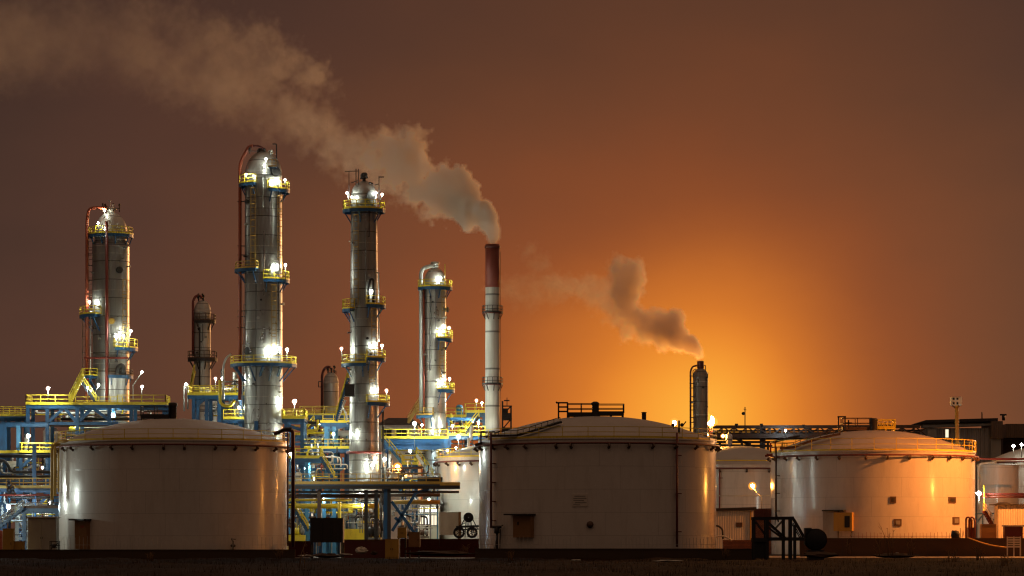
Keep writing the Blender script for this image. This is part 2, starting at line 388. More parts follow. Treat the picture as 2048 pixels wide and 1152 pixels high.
# --- the two big dark tanks and the orange-lit one
T1 = tank('large white tank with brown door and glossy bright streaks, beside the white cabinet', 348, 228, 343, 889, 838)
roof_platform(T1, 281, 338, 832, 812, 'dark')
x, y = X(346, 342), 342
MB().lathe((x, y, roof_z(T1, x, y) - .1), [(.42, 0), (.42, 1.5), (.52, 1.5), (.52, 1.85), (.3, 1.95)], 14).build('roof_vent', MT['dark'], T1.root)
d = shell_box(T1, 'door', 154, 181, 1041, 1098, 'cabinet', .45)
shell_box(T1, 'canopy', 149, 184, 1038, 1041, 'dark', 1.0, d)
shell_box(T1, 'plate', 167, 175, 1051, 1056, 'orange', .5, d)
x, Yf = on_shell(T1, 466, .5)
v = MB().tube((x, Yf, 0), (x, Yf, 1.9), .09).lathe((x, Yf, 1.15), [(.05, 0), (.28, .1), (.28, .3), (.05, .4)], 10)
v.path([(x, Yf, 1.7), (x - .15, Yf - .1, 2.1), (x + .3, Yf, 2.05)], .06, 6).bar((x, Yf, .9), (x, Yf + .7, .9), .16).build('drain_valve', MT['dark'], T1.root)
shell_pipe(T1, 'riser_pipe', 575.5, 860, 1092, 'darkred', .1, 4, .5)
# brown pipes climbing over the edge of the brown-door tank
for k, px in enumerate((104, 110, 118)):
    Yp = 338 + k; b = bend([W(px, 1000 - 8*k, Yp), W(px, 893, Yp), W(px + 14, 884, Yp), W(px + 34, 882, Yp - 2)], .8)
    MB().path(b, .17, 8).build('overflow_pipe', MT['ochre'], T1.root)
T2 = tank('largest dark tank with brown cabinet, notice plate and roof walkway, beneath the chimney', 1195, 236.5, 330, 886, 833)
roof_platform(T2, 1136, 1190, 828, 807, 'dark'); roof_platform(T2, 1197, 1248, 826, 808, 'dark', sp=2.2)
x, y = X(1190.5, 328.4), 328.4
MB().lathe((x, y, roof_z(T2, x, y) - .1), [(.36, 0), (.36, 1.35), (.46, 1.4), (.46, 1.55), (.2, 1.7)], 14).build('roof_vent', MT['dark'], T2.root)
g = MB()
for (xa, ya, xb, yb) in ((1117,838,1117,805),(1135,838,1135,806),(1113,805.5,1136,805.5),(1117,814,1135,814),(1117,823,1135,823),(1113,804,1113,807)):
    g.bar(W(xa, ya, 328.5), W(xb, yb, 328.5), .17); g.bar(W(xa, ya, 330.5), W(xb, yb, 330.5), .12); g.bar(W(xa, ya, 328.5), W(xa, ya, 330.5), .12)
g.build('stair_gate', MT['dark'], T2.root)
w = MB(); pts = []
for k in range(12):
    px = 1120 - (1120 - 985) * k / 11; yq = 322 - 1.5 * math.sin(k / 11 * 3); x = X(px, yq); pts.append(Vector((x, yq, roof_z(T2, x, yq) + .35)))
for a, b2 in zip(pts, pts[1:]): w.bar(a, b2, .8, .22)
o = w.build('roof_walkway', MT['dark'], T2.root)
r_ = MB()
for a, b2 in zip(pts, pts[1:]): r_.bar(a + Vector((0,-.4,.5)), b2 + Vector((0,-.4,.5)), .07); r_.bar(a + Vector((0,-.4,0)), a + Vector((0,-.4,.5)), .06)
r_.build('handrail', MT['dark'], o)
x, y = X(1288, 331), 331
MB().lathe((x, y, roof_z(T2, x, y) - .1), [(.25, 0), (.25, .95), (.3, .95), (.3, 1.02), (.05, 1.05)], 12).build('vent_stub', MT['dark'], T2.root)
p = MB(); Yq = 322.5
p.bar(W(1358, 868, Yq), W(1358, 841, Yq), .2).bar(W(1358, 850, Yq), W(1366, 849, Yq), .08).bar(W(1365, 852, Yq), W(1372, 843, Yq), .12).sphere(W(1364, 850, Yq), .22, 8).sphere(W(1346, 850, Yq), .2, 8).bar(W(1346,850,Yq), W(1347,858,Yq), .07)
p.build('camera_post', MT['dark'], T2.root)
d = shell_box(T2, 'wall_cabinet', 1032, 1067, 1031, 1075, 'cabinet', .5); shell_box(T2, 'canopy', 1021, 1070, 1027.5, 1030.5, 'dark', 1.2, d); shell_box(T2, 'latch', 1041, 1043.5, 1044, 1050, 'dark', .56, d)
d = shell_box(T2, 'notice_plate', 1145, 1175, 988, 1013, 'plate', .06)
for k, (xa, xb) in enumerate(((1149,1171),(1147,1173),(1147,1168),(1150,1173),(1147,1160))):
    shell_box(T2, 'print_line', xa, xb, 991.5 + 4.3*k, 993 + 4.3*k, 'grey', .075, d)
x, Yf = on_shell(T2, 1180); mh = MB().lathe((0,0,0), [(.01,.26),(.3,.26),(.3,.2),(.36,.2),(.36,-.1)], 18)
for i, (a, b_, c_) in enumerate(mh.v): mh.v[i] = (x + a, Yf - c_, Z(1049, Yf) + b_)
mh.build('manhole', MT['brown'], T2.root)
shell_pipe(T2, 'riser_pipe', 982, 866, 1056, 'darkred', .12, 5, .7)
shell_pipe(T2, 'riser_pipe', 1354, 865, 1094, 'ringred', .12, 3, .35)
x, Yf = on_shell(T2, 990, .8)
v = MB().tube((x - .3, Yf, Z(1054, Yf)), (x + .7, Yf, Z(1054, Yf)), .16).lathe((x + .2, Yf, Z(1068, Yf)), [(.05,0),(.3,.1),(.3,.6),(.05,.8)], 10)
v.tube((x + .25, Yf, 0), (x + .2, Yf, Z(1060, Yf)), .12).tube((x - .05, Yf, .8), (x + .35, Yf, Z(1060, Yf)), .08).tube((x+.6, Yf, Z(1058,Yf)), (x+.45, Yf, .2), .07).tube((x+.2,Yf-.25,Z(1056,Yf)),(x+.9,Yf-.25,Z(1050,Yf)),.06)
v.build('outlet_valve', MT['dark'], T2.root)
g = MB(); Yq = 327
for (xa, ya, xb, yb, w_) in ((962,893,962,863,.2),(972,893,972,863,.12),(990,893,990,864,.2),(962,864,990,864,.16),(962,873,990,873,.1),(962,883,1000,886,.14),(950,890,964,887,.3),(966,893,978,866,.1),(990,866,1018,858,.12)):
    g.bar(W(xa, ya, Yq), W(xb, yb, Yq), w_)
g.build('access_cage', MT['dark'], T2.root)
T3 = tank('white tank lit orange on one flank, four dark vent hatches on its wall', 1745, 203, 385, 909, 861, off=4, railh=1.5)
roof_platform(T3, 1686, 1744, 857, 836, 'brown'); roof_platform(T3, 1752, 1791, 855, 839, 'yellow', sp=.5)
x, y = X(1747, 383.5), 383.5
MB().lathe((x, y, roof_z(T3, x, y) - .1), [(.5, 0), (.5, 1.35), (.56, 1.4), (.4, 1.65)], 14).build('roof_vent', MT['dark'], T3.root)
g = MB()
for (xa, ya, xb, yb) in ((1677,862,1677,833),(1690,860,1690,833),(1675,833.5,1692,833.5),(1697,858,1697,840),(1690,846,1704,846)): g.bar(W(xa,ya,383), W(xb,yb,383), .18)
g.build('stair_gate', MT['dark'], T3.root)
w = MB(); pts = []
for k in range(10):
    px = 1680 - (1680 - 1560) * k / 9; yq = 378; x = X(px, yq); pts.append(Vector((x, yq, roof_z(T3, x, yq) + .5)))
for a, b2 in zip(pts, pts[1:]): w.bar(a, b2, .8, .3); w.bar(a + Vector((0,-.4,.6)), b2 + Vector((0,-.4,.6)), .08); w.bar(a + Vector((0,-.4,0)), a + Vector((0,-.4,.6)), .08)
w.build('roof_walkway', MT['brown'], T3.root)
for (a, b_, c_, d_, m) in ((1780,1792,993,1006,'dark'),(1896,1912,994,1006,'dark'),(1788,1803,1038,1052,'grey'),(1904,1919,1034,1049,'grey')):
    o = shell_box(T3, 'vent_hatch', a, b_, c_, d_, 'brown', .1); shell_box(T3, 'grille', a + 3, b_ - 3, c_ + 3, d_ - 3, m, .14, o)
shell_box(T3, 'panel_board', 1648, 1676, 1021, 1090, 'panelgrey', .25)
d = shell_box(T3, 'wall_cabinet', 1671, 1706, 1025, 1062, 'ochre', .7); shell_box(T3, 'window', 1692, 1702, 1032, 1055, 'black', .75, d); shell_box(T3, 'canopy', 1650, 1690, 1020, 1022.5, 'dark', .9, d)
shell_pipe(T3, 'riser_pipe', 1552, 895, 1036, 'brown', .12, 4, .6)
g = MB(); Yq = 380
for (xa, ya, xb, yb, w_) in ((1541,905,1541,885,.2),(1551,905,1551,883,.12),(1564,905,1564,888,.14),(1541,886,1570,886,.12),(1541,895,1572,894,.1),(1530,912,1545,909,.3),(1533,908,1548,915,.2)): g.bar(W(xa,ya,Yq), W(xb,yb,Yq), w_)
g.build('access_cage', MT['red'], T3.root)
# --- tanks further back
T4_ = tank('pale tank half hidden behind the largest dark tank, greenish light on it', 1014, 139, 402, 919, 884, 'tankcream', noz=13)
shell_pipe(T4_, 'riser_pipe', 884, 985, 1020, 'galv', .08, 2, .2)
T5_ = tank('dim beige tank in the gap between the largest tank and orange-lit tank', 1478, 122, 455, 934, 892, 'tankcream', railed=False, noz=9)
rm = MB().path([(T5_.c[0] + (T5_.R+.06)*math.cos(2*math.pi*k/60), T5_.c[1] + (T5_.R+.06)*math.sin(2*math.pi*k/60), T5_.zr + .75) for k in range(61)], .1, 5, False); rm.build('rim_pipe', MT['yellow'], T5_.root)
shell_pipe(T5_, 'riser_pipe', 1439, 935, 1040, 'red', .1, 3, .3)
T6_ = tank('cream tank cut by the picture edge, with a lamp on its rim', 2085, 100, 440, 920, 894, 'tankcream', railed=False, noz=9)
T7_ = tank('slim pale green tank squeezed beside the cream tank', 1996, 41, 425, 932, 927, 'tankcream', railed=False, pipe=False)
MB().path(bend([W(1957, 1000, 418), W(1957, 929, 418), W(1975, 926, 418), W(1992, 925, 417)], .5), .17, 8).build('edge_pipe', MT['cream'], T7_.root)
# ------------------------------------------------------------------ columns
class Tw: pass
def tower(label, px, hw, Y, ytop, yknee, mat='clad', hwb=None, capr=1.0, name='distillation_column', cat='column'):
    """shell from the ground to yknee, domed head above it up to ytop"""
    T = Tw(); T.Y = Y; T.c = (X(px, Y), Y); T.R = R = S(hw, Y); T.Rb = Rb = S(hwb or hw, Y); T.px = px
    zk, zt = Z(yknee, Y), Z(ytop, Y); T.zk = zk
    T.root = root = thing(name, label, cat, (T.c[0], T.c[1], 0)); c = (T.c[0], T.c[1], 0)
    prof = [(Rb + (R - Rb) * k / 24, 1.2 + (zk - 1.2) * k / 24) for k in range(25)]
    MB().lathe(c, prof, 40).build('shell', MT[mat], root)
    rb = MB(); z = 6.0
    while z < zk - .5:
        rr = Rb + (R - Rb) * (z / zk); rb.lathe(c, [(rr, z), (rr + .05, z), (rr + .05, z + .1), (rr, z + .1)], 40, smooth=False); z += 5.0
    rb.build('stiffener_ring', MT['claddark'], root)
    h = zt - zk; rc = R * capr
    dm = [(R + .04, zk - .25), (R + .04, zk)] + [(max(.02, rc * math.cos(rad(a))), zk + h * math.sin(rad(a))) for a in range(0, 91, 9)]
    MB().lathe(c, dm, 36).build('head', MT[mat], root)
    return T
def radius_at(T, z): return T.Rb + (T.R - T.Rb) * min(1, z / T.zk)
def ring_platform(T, xa, xb, y, yr, side=None, deck='blue', rl='yellow', brace=True, both=False):
    """platform round a column seen between photo columns xa and xb; y its deck row, yr its rail row"""
    c = T.c; z = Z(y, T.Y); R = radius_at(T, z); cx = T.px; h = max(.8, Z(yr, T.Y) - z)
    el, er = cx - xa, xb - cx; hwp = R * F / T.Y
    if el > hwp * .9 and er > hwp * .9:
        ro = S(max(el, er), T.Y); a0, a1 = (-180, 180) if both else (-200, 20)
    elif er >= el:
        ro = S(er, T.Y); a0, a1 = -math.degrees(math.acos(max(-.95, min(.95, -el / er)))), 35
    else:
        ro = S(el, T.Y); a1 = -math.degrees(math.acos(max(-.95, min(.95, er / el)))); a0 = -215
    ro = max(ro, R + .5)
    pf = MB().sector(c, R + .01, ro, z - .12, z, a0, a1).sector(c, ro - .06, ro + .04, z - .42, z + .14, a0, a1)
    o = pf.build('platform', MT[deck], T.root)
    br = MB(); n = 3 if a1 - a0 < 200 else 6
    for k in range(n):
        a = rad(a0 + (a1 - a0) * (k + .15) / (n - .7)); ca, sa = math.cos(a), math.sin(a); q = lambda r, zz: Vector((c[0]+r*ca, c[1]+r*sa, zz))
        br.bar(q(R, z - .25), q(ro, z - .25), .14, .22)
        if brace: br.bar(q(R, z - 1.0 - (ro - R) * .7), q(ro - .15, z - .3), .13)
    br.build('bracket', MT[deck], o)
    pts = arc(c, ro - .02, z, a0, a1, max(4, int((a1 - a0) / 24)))
    if a1 - a0 < 359: pts = [Vector((c[0]+(R+.1)*math.cos(rad(a0)), c[1]+(R+.1)*math.sin(rad(a0)), z))] + pts + [Vector((c[0]+(R+.1)*math.cos(rad(a1)), c[1]+(R+.1)*math.sin(rad(a1)), z))]
    rail_mb(MB(), pts, h, 1.5, .05).build('handrail', MT[rl], o)
    kb = MB().sector(c, ro - .05, ro + .06, z + .0, z + .2, a0, a1); kb.build('toe_board', MT[rl], o)
    return o
def ladder(T, px, y0, y1, dy=-.3, m='brown'):
    Y = T.Y + dy; a, b = W(px, y0, Y), W(px, y1, Y); mb = MB()
    for k in (-.28, .28): mb.bar(a + Vector((k,0,0)), b + Vector((k,0,0)), .08)
    n = int(abs(a.z - b.z) / .8)
    for i in range(n): p = a.lerp(b, i / n); mb.bar(p + Vector((-.28,0,0)), p + Vector((.28,0,0)), .06)
    for i in range(int(n / 2.5)):
        p = a.lerp(b, i * 2.5 / n); mb.path([p + Vector((.34*math.cos(q), -.34 + .34*math.sin(q) - .1, 0)) for q in [math.pi*j/6 for j in range(-6, 7)]], .03, 4, False)
    return mb.build('ladder', MT[m], T.root)
def ppipe(T, pts, r, m, name='riser_pipe', rb=.8, dy=0, n=8):
    return MB().path(bend([W(x, y, T.Y + dy + (q[0] if q else 0)) for x, y, *q in pts], rb), r, n).build(name, MT[m], T.root)
def clamps(T, px, ys, m='dark', dy=0, w=9):
    mb = MB()
    for y in ys: mb.bar(W(px - w/2, y, T.Y + dy), W(px + w, y, T.Y + dy), .12)
    return mb.build('pipe_clamp', MT[m], T.root)
def manhole(T, px, y, r=.38, m='dark'):
    z = Z(y, T.Y); R = radius_at(T, z); dx = X(px, T.Y) - T.c[0]; a = -math.acos(max(-1, min(1, dx / R))); ca, sa = math.cos(a), math.sin(a)
    c = Vector((T.c[0] + R*ca, T.c[1] + R*sa, z)); n = Vector((ca, sa, 0)); t = Vector((-sa, ca, 0)); mb = MB()
    vs = []; k = 14
    for (rr, o) in ((r, -.2), (r, .3), (r * 1.25, .3), (r * 1.25, .42), (.01, .45)):
        for j in range(k): q = 2*math.pi*j/k; vs.append(c + n*o + t*rr*math.cos(q) + Vector((0,0,rr*math.sin(q))))
    fs = [(i*k+j, i*k+(j+1)%k, (i+1)*k+(j+1)%k, (i+1)*k+j) for i in range(4) for j in range(k)]
    mb.add(vs, fs); mb.bar(c + n*.45 + t*r*1.1, c + n*.3 + t*r*1.7, .1)
    return mb.build('manhole', MT[m], T.root)
def valves(T, px, y, n=5, w=14, h=10, m='dark', dy=0, seed=1):
    R_ = random.Random(seed); mb = MB(); c = W(px, y, T.Y + dy); u = S(1, T.Y)
    for i in range(n):
        x = c.x + u*w*(R_.random()-.5); q = Vector((x, c.y + R_.uniform(-.8,.8), c.z)); hh = u*h*R_.uniform(.4,1)
        mb.tube(q, q + Vector((0,0,hh)), .08, 6).sphere(q + Vector((0,0,hh)), R_.uniform(.12,.24), 8)
        if R_.random() < .6: mb.lathe((q.x, q.y, q.z + hh*.6), [(.05,0),(.26,.02),(.26,.08),(.05,.1)], 10)
        if i: mb.bar(prev, q + Vector((0,0,hh*.5)), .09)
        prev = q + Vector((0,0,hh*.5))
    return mb.build('relief_valve', MT[m], T.root)

A = tower('thick rounded column with an upright red pipe down its face', 222, 36.5, 410, 470, 492, 'clad')
c0 = (A.c[0], A.c[1], 0); r2 = S(33, 410)
MB().lathe(c0, [(r2, Z(482,410)), (r2, Z(468,410))] + [(max(.02, r2*math.cos(rad(a))), Z(468,410) + (Z(424,410)-Z(468,410))*math.sin(rad(a))) for a in range(0, 91, 9)], 36).build('upper_dome', MT['clad2'], A.root)
MB().lathe(c0, [(.5, Z(428,410)), (.5, Z(420,410)), (.8, Z(420,410)), (.8, Z(418,410)), (.05, Z(418,410))], 14).build('nozzle', MT['claddark'], A.root)
ppipe(A, [(174,800),(174,440),(178,418),(190,415),(214,417)], .22, 'orange', dy=-1, rb=1.6)
ppipe(A, [(213.5,805),(213.5,442)], .2, 'red', 'downcomer_pipe', dy=-2.9)
MB().tube(W(168,716,406.6), W(257,716,407.2), .14).build('cross_pipe', MT['red'], A.root)
ring_platform(A, 178, 256, 470, 456); ring_platform(A, 160, 197, 631, 615, deck='blue'); ring_platform(A, 237, 275, 697, 679)
ring_platform(A, 222, 256, 752, 740, deck='blue', rl='brown'); ring_platform(A, 164, 186, 753, 739, rl='yellow')
ladder(A, 181, 470, 605); ladder(A, 169, 640, 745); clamps(A, 174, (510,560,590,650,690), 'brown', -1)
manhole(A, 241, 543); manhole(A, 228, 645, .34, 'ochre'); valves(A, 222, 424, 6, 34, 16, 'brown', 0, 3)
MB().tube(W(220,447,407), W(220,401,407), .07).bar(W(216,401,407), W(222,401,407), .1).build('antenna', MT['galv'], A.root)
MB().path(bend([W(236,748,406), W(236,735,406), W(243,731,406), W(247,736,406), W(247,750,406)], .6), .36, 8).build('elbow_duct', MT['dark'], A.root)

B = tower('tallest column with a red riser bending over its domed head', 527, 37, 400, 302, 350, 'clad', 39)
ring_platform(B, 478, 512, 369, 353); ring_platform(B, 542, 579, 381, 364); ring_platform(B, 470, 516, 540, 526, deck='blue', rl='ochre')
ring_platform(B, 531, 579, 561, 544); ring_platform(B, 461, 585, 729, 714)
ppipe(B, [(480,800),(480,332),(484,318),(497,294),(506,291)], .22, 'orange', dy=-.5, rb=1.4)
ppipe(B, [(500,292),(520,292),(531,302),(533,312)], .16, 'darkred', 'vent_pipe', dy=-.5, rb=1.2)
clamps(B, 480, (403,492,510,622,633,655), 'dark', -.5, 10); valves(B, 514, 309, 6, 36, 12, 'dark', 0, 5); valves(B, 541, 318, 4, 14, 20, 'galv', -.5, 6)
MB().path(bend([W(553,352,399), W(553,288,399), W(545,288,399)], .2), .08, 6).build('antenna', MT['dark'], B.root)
o = MB().box(X(536,396), X(552,396), 396.2, 398, Z(335,397), Z(333.5,397)).build('top_platform', MT['blue'], B.root)
rail_mb(MB(), [W(536,333.5,396.2), W(552,333.5,396.2), W(552,333.5,398)], .95, .5, .05).build('handrail', MT['ochre'], o)
manhole(B, 499, 406, .25); manhole(B, 551, 347, .55); manhole(B, 501, 704, .45)
MB().path(bend([W(543,553,397.2), W(543,532,397.2), W(549,523,397.2), W(556,528,397.2), W(556,545,397.2)], .6), .4, 8).build('elbow_duct', MT['galv'], B.root)
MB().tube(W(512,800,397.6), W(512,560,397.6), .05).build('conduit', MT['dark'], B.root)
for xa in (488, 520, 556): MB().bar(W(xa - 18 if xa < 520 else xa + 6, 733, 396.5), W(xa, 762 if xa < 520 else 752, 397.6), .3).build('knee_brace', MT['blue'], B.root)

Cc = tower('column crowned by a ring platform with antennas, braced beside the pipe bridge', 728, 26, 395, 362, 392, 'clad', 31)
ring_platform(Cc, 686, 769, 420, 403, both=True); ring_platform(Cc, 736, 771, 611, 594); ring_platform(Cc, 685, 702, 619, 600)
ring_platform(Cc, 683, 734, 728, 711); ring_platform(Cc, 737, 771, 717, 701); ring_platform(Cc, 738, 779, 806, 791)
MB().lathe((Cc.c[0], Cc.c[1], 0), [(Cc.Rb+.05, Z(908,395)), (Cc.Rb+.3, Z(908,395)), (Cc.Rb+.3, Z(903,395)), (Cc.Rb+.05, Z(903,395))], 36).build('spray_ring', MT['red'], Cc.root)
g = MB(); Yq = 394
for (xa,ya,xb,yb,w_) in ((698,400,698,342,.1),(690,343,716,342,.1),(712,372,712,338,.12),(717,372,717,338,.1),(758,400,758,354,.1),(757,354,768,354,.14),(702,366,716,361,.1),(749,370,758,368,.1)): g.bar(W(xa,ya,Yq), W(xb,yb,Yq), w_)
g.build('antenna', MT['dark'], Cc.root)
v = MB().tube(W(728,364,395), W(728,352,395), .22).sphere(W(728,352,395), .5, 10).bar(W(720,357,395), W(736,355,395), .2).sphere(W(731,349,394.6), .28, 8).sphere(W(725,355,394.6), .26, 8); v.build('relief_valve', MT['dark'], Cc.root)
valves(Cc, 744, 372, 4, 14, 8, 'dark', 0, 8); manhole(Cc, 741, 394, .5)
MB().box(X(690,392), X(709,392), 391.2, 392.8, Z(793,392), Z(769,392)).build('junction_box', MT['dark'], Cc.root)
MB().path(bend([W(737,612,393), W(737,572,393), W(742,557,393), W(747,560,393), W(747,612,393)], .8), .16, 6).build('vent_pipe', MT['dark'], Cc.root)
MB().tube(W(766,820,394.5), W(766,1010,394.5), .12).build('drop_pipe', MT['dark'], Cc.root)

D = tower('slim bright column with a pale pipe looped over its head', 870, 22, 420, 535, 566, 'clad2', 23)
ring_platform(D, 845, 904, 575, 561); ring_platform(D, 876, 905, 678, 661); ring_platform(D, 878, 909, 780, 766); ring_platform(D, 833, 866, 831, 817, rl='ochre', deck='blue')
ppipe(D, [(842,830),(842,545),(847,536),(858,533),(868,531)], .28, 'galv', dy=-.8, rb=1.2)
ppipe(D, [(848,900),(848,575)], .12, 'orange', 'drain_pipe', dy=-1.0)
MB().lathe((D.c[0], D.c[1], 0), [(.4, Z(538,420)), (.4, Z(530,420)), (.6, Z(529,420)), (.6, Z(524,420)), (.05, Z(523,420))], 12).build('nozzle', MT['claddark'], D.root)
MB().tube(W(890,562,417.5), W(890,528,417.5), .06).build('antenna', MT['yellow'], D.root)
clamps(D, 842, (580,636,727), 'dark', -.8, 8); manhole(D, 891, 620, .3); valves(D, 875, 536, 4, 12, 8, 'galv', 0, 9)

E = tower('small silver column between the two thickest columns', 405, 16.5, 470, 600, 622, 'cladsoft', 18)
ring_platform(E, 391, 431, 642, 629, deck='dark', rl='brown'); ring_platform(E, 378, 434, 718, 703, deck='dark', rl='brown')
ppipe(E, [(386,712),(386,602),(391,592),(400,591),(404,596)], .2, 'red', dy=-.6, rb=1.0); valves(E, 406, 602, 5, 22, 14, 'dark', 0, 11); ladder(E, 390, 640, 712)
G = tower('short tarnished column far behind, dark looped pipe at its head', 662, 15, 470, 744, 765, 'cladsoft')
ppipe(G, [(644,840),(644,750),(648,738),(655,733),(661,735)], .2, 'darkred', dy=-.6, rb=1.0); valves(G, 662, 746, 6, 22, 14, 'dark', 0, 13)
g = MB()
for (xa,ya,xb,yb) in ((637,763,644,763),(637,774,644,774),(637,763,637,774),(672,748,672,742),(666,742,673,742)): g.bar(W(xa,ya,469), W(xb,yb,469), .12)
g.build('ladder_cage', MT['dark'], G.root)
K = tower('smoking steel vessel standing dark against the orange glow', 1401, 15, 455, 736, 752, 'sooty', 14.5, name='vent_vessel', cat='vessel')
MB().lathe((K.c[0], K.c[1], 0), [(S(4.5,455), Z(742,455)), (S(5,455), Z(738,455)), (S(6.8,455), Z(736,455)), (S(6.8,455), Z(724,455)), (S(6.2,455), Z(722,455)), (S(5.4,455), Z(723,455)), (S(5.2,455), Z(735,455))], 18).build('vent_stack', MT['darkred'], K.root)
ppipe(K, [(1381,870),(1381,742),(1385,733),(1394,731)], .14, 'darkred', dy=-.5, rb=.9); clamps(K, 1382, (752,767,776,803,812,820,835,845), 'dark', -.5, 6)
g = MB()
for (xa,ya,xb,yb) in ((1411,742,1411,731),(1408,731,1411,731),(1414,762,1416,745),(1412,755,1416,755),(1386,741,1392,738),(1386,741,1386,755)): g.bar(W(xa,ya,454), W(xb,yb,454), .12)
g.build('vent_pipe', MT['dark'], K.root)

# --- the striped chimney
Yc = 420; cc = (X(985, Yc), Yc, 0)
CH = thing('chimney', 'tall slender chimney with a red-brown band at its smoking top', 'chimney', cc)
rT, rB = S(13.8, Yc), S(15.5, Yc); zt = Z(489, Yc); zb = Z(575, Yc)
rr = lambda z: rB + (rT - rB) * z / zt
MB().lathe(cc, [(rr(zb * k / 20), zb * k / 20) for k in range(21)], 32).build('shaft', MT['chim'], CH)
MB().lathe(cc, [(rr(zb), zb), (rr(zb) + .03, zb), (rT + .03, zt), (rT + .08, zt), (rT + .08, zt - .2), (rT + .03, zt - .25)][0:3] + [(rT - .12, zt), (rT - .12, zt - 3)], 32).build('top_band', MT['chimred'], CH)
MB().lathe(cc, [(rT + .03, zt - .5), (rT + .14, zt - .5), (rT + .14, zt - .25), (rT + .03, zt - .25)], 32).build('rim_band', MT['darkred'], CH)
for y in (626, 769):
    z = Z(y, Yc); ro = S(20.5, Yc); q = rr(z)
    o = MB().sector(cc, q, ro, z - .1, z, -180, 180, 24).build('ring_platform', MT['darkred'], CH)
    rail_mb(MB(), arc(cc, ro, z, -180, 180, 12), 1.0, 2, .04).build('handrail', MT['dark'], o)
    for k in range(8):
        a = rad(45 * k + 10); MB().bar((cc[0]+q*math.cos(a), cc[1]+q*math.sin(a), z - .9), (cc[0]+ro*math.cos(a), cc[1]+ro*math.sin(a), z - .05), .1).build('bracket', MT['dark'], o)
mb = MB(); 
for k in (-.2, .2): mb.bar((cc[0]+rB+.12, cc[1]+k, 2), (cc[0]+rT+.12, cc[1]+k, zt - 1), .06)
mb.build('ladder', MT['brown'], CH)

# small pipework, ladders and stub nozzles that crowd every column
def fittings(T, seed, y0, y1, npipe=3, nnoz=9, lad=None):
    R_ = random.Random(seed); zt, zb = Z(y0, T.Y), Z(y1, T.Y)
    def q(a, z, o): r = radius_at(T, z) + o; return Vector((T.c[0] + r*math.cos(a), T.c[1] + r*math.sin(a), z))
    for k in range(npipe):
        a = rad(R_.uniform(-165, -15)); za, zc = sorted((R_.uniform(zb, zt), R_.uniform(zb, zt)))
        if zc - za < 6: zc = min(zt, za + 9)
        r = R_.choice((.05, .07, .1)); b = MB().path([q(a, za, 0), q(a, za, .3), q(a, (za+zc)/2, .3), q(a, zc, .3), q(a, zc, 0)], r, 6)
        z = za + 1
        while z < zc: b.bar(q(a, z, -.02), q(a, z, .34), .07); z += 2.4
        b.build('small_pipe', MT[R_.choice(('galv','brown','dark','grey'))], T.root)
    for k in range(nnoz):
        a = rad(R_.uniform(-170, -10)); z = R_.uniform(zb, zt); p0, p1, p2 = q(a, z, -.05), q(a, z, .35), q(a, z, .42); r = R_.uniform(.09, .2)
        MB().tube(p0, p1, r*.65, 8).tube(p1, p2, r, 10).build('stub_nozzle', MT[R_.choice(('grey','dark','galv'))], T.root)
    for (px, ya, yb) in (lad or ()): ladder(T, px, ya, yb, -(T.R + .35) if abs(px - T.px) < T.R*F/T.Y else -.3, 'ochre')
fittings(A, 31, 485, 790, 4, 12, [(250,560,690)]); fittings(B, 32, 360, 850, 5, 16, [(548,570,712),(506,376,530),(560,392,540)]); fittings(Cc, 33, 425, 890, 4, 14, [(748,618,700),(744,724,790),(712,430,610)])
fittings(D, 34, 580, 860, 3, 10, [(884,684,764),(888,582,660)]); fittings(E, 35, 650, 780, 2, 6); fittings(K, 36, 760, 850, 1, 5)
# ------------------------------------------------------------------ steelwork of the process area
def steel(label, Y, depth, cols=(), decks=(), beams=(), col_m='blue', beam_m='blue', rl='yellow', w=.46, name='steel_platform', cat='steelwork', bw=.4):
    """cols (px, top row[, foot row]); decks (xa, xb, row, rail) with rail '' or letters f b l r; beams (xa,ya,xb,yb[,dy])"""
    px0 = [c[0] for c in cols] + [d[0] for d in decks] + [b[0] for b in beams]
    root = thing(name, label, cat, (X(sum(px0)/len(px0), Y), Y + depth/2, 0))
    for q in cols:
        p = W(q[0], q[1], Y); zf = Z(q[2], Y) if len(q) > 2 else 0
        m = q[3] if len(q) > 3 else col_m
        MB().hbeam((p.x, Y + .3, zf), (p.x, Y + .3, p.z), w).build('column', MT[m], root)
        if depth >= 5: MB().hbeam((p.x, Y + depth - .3, zf), (p.x, Y + depth - .3, p.z), w).build('column', MT[m], root)
    for xa, xb, y, r in decks:
        a, b, z = X(xa, Y), X(xb, Y), Z(y, Y); d = MB()
        d.box(a, b, Y, Y + depth, z - .08, z)
        d.box(a - .04, b + .04, Y - .06, Y, z - .16, z + .2); d.box(a - .04, b + .04, Y + depth, Y + depth + .06, z - .16, z + .2)
        o = d.build('deck', MT[rl], root)
        g = MB(); g.bar((a, Y + .15, z - .42), (b, Y + .15, z - .42), .22, .5); g.bar((a, Y + depth - .15, z - .42), (b, Y + depth - .15, z - .42), .22, .5)
        n = max(2, int((b - a) / 1.8))
        for k in range(n + 1): x = a + .12 + (b - a - .24) * k / n; g.box(x - .09, x + .09, Y + .3, Y + depth - .3, z - .4, z - .09)
        g.build('beam', MT[beam_m], root)
        for ch in r:
            pts = {'f': [(a, Y, z), (b, Y, z)], 'b': [(a, Y + depth, z), (b, Y + depth, z)], 'l': [(a, Y, z), (a, Y + depth, z)], 'r': [(b, Y, z), (b, Y + depth, z)]}[ch]
            rail_mb(MB(), pts, 1.12, 1.7, .055).build('handrail', MT[rl], o)
    for q in beams:
        dy = q[4] if len(q) > 4 else .3
        MB().bar(W(q[0], q[1], Y) + Vector((0, dy, 0)), W(q[2], q[3], Y) + Vector((0, dy, 0)), bw * .6, bw).build('brace', MT[beam_m], root)
    return root

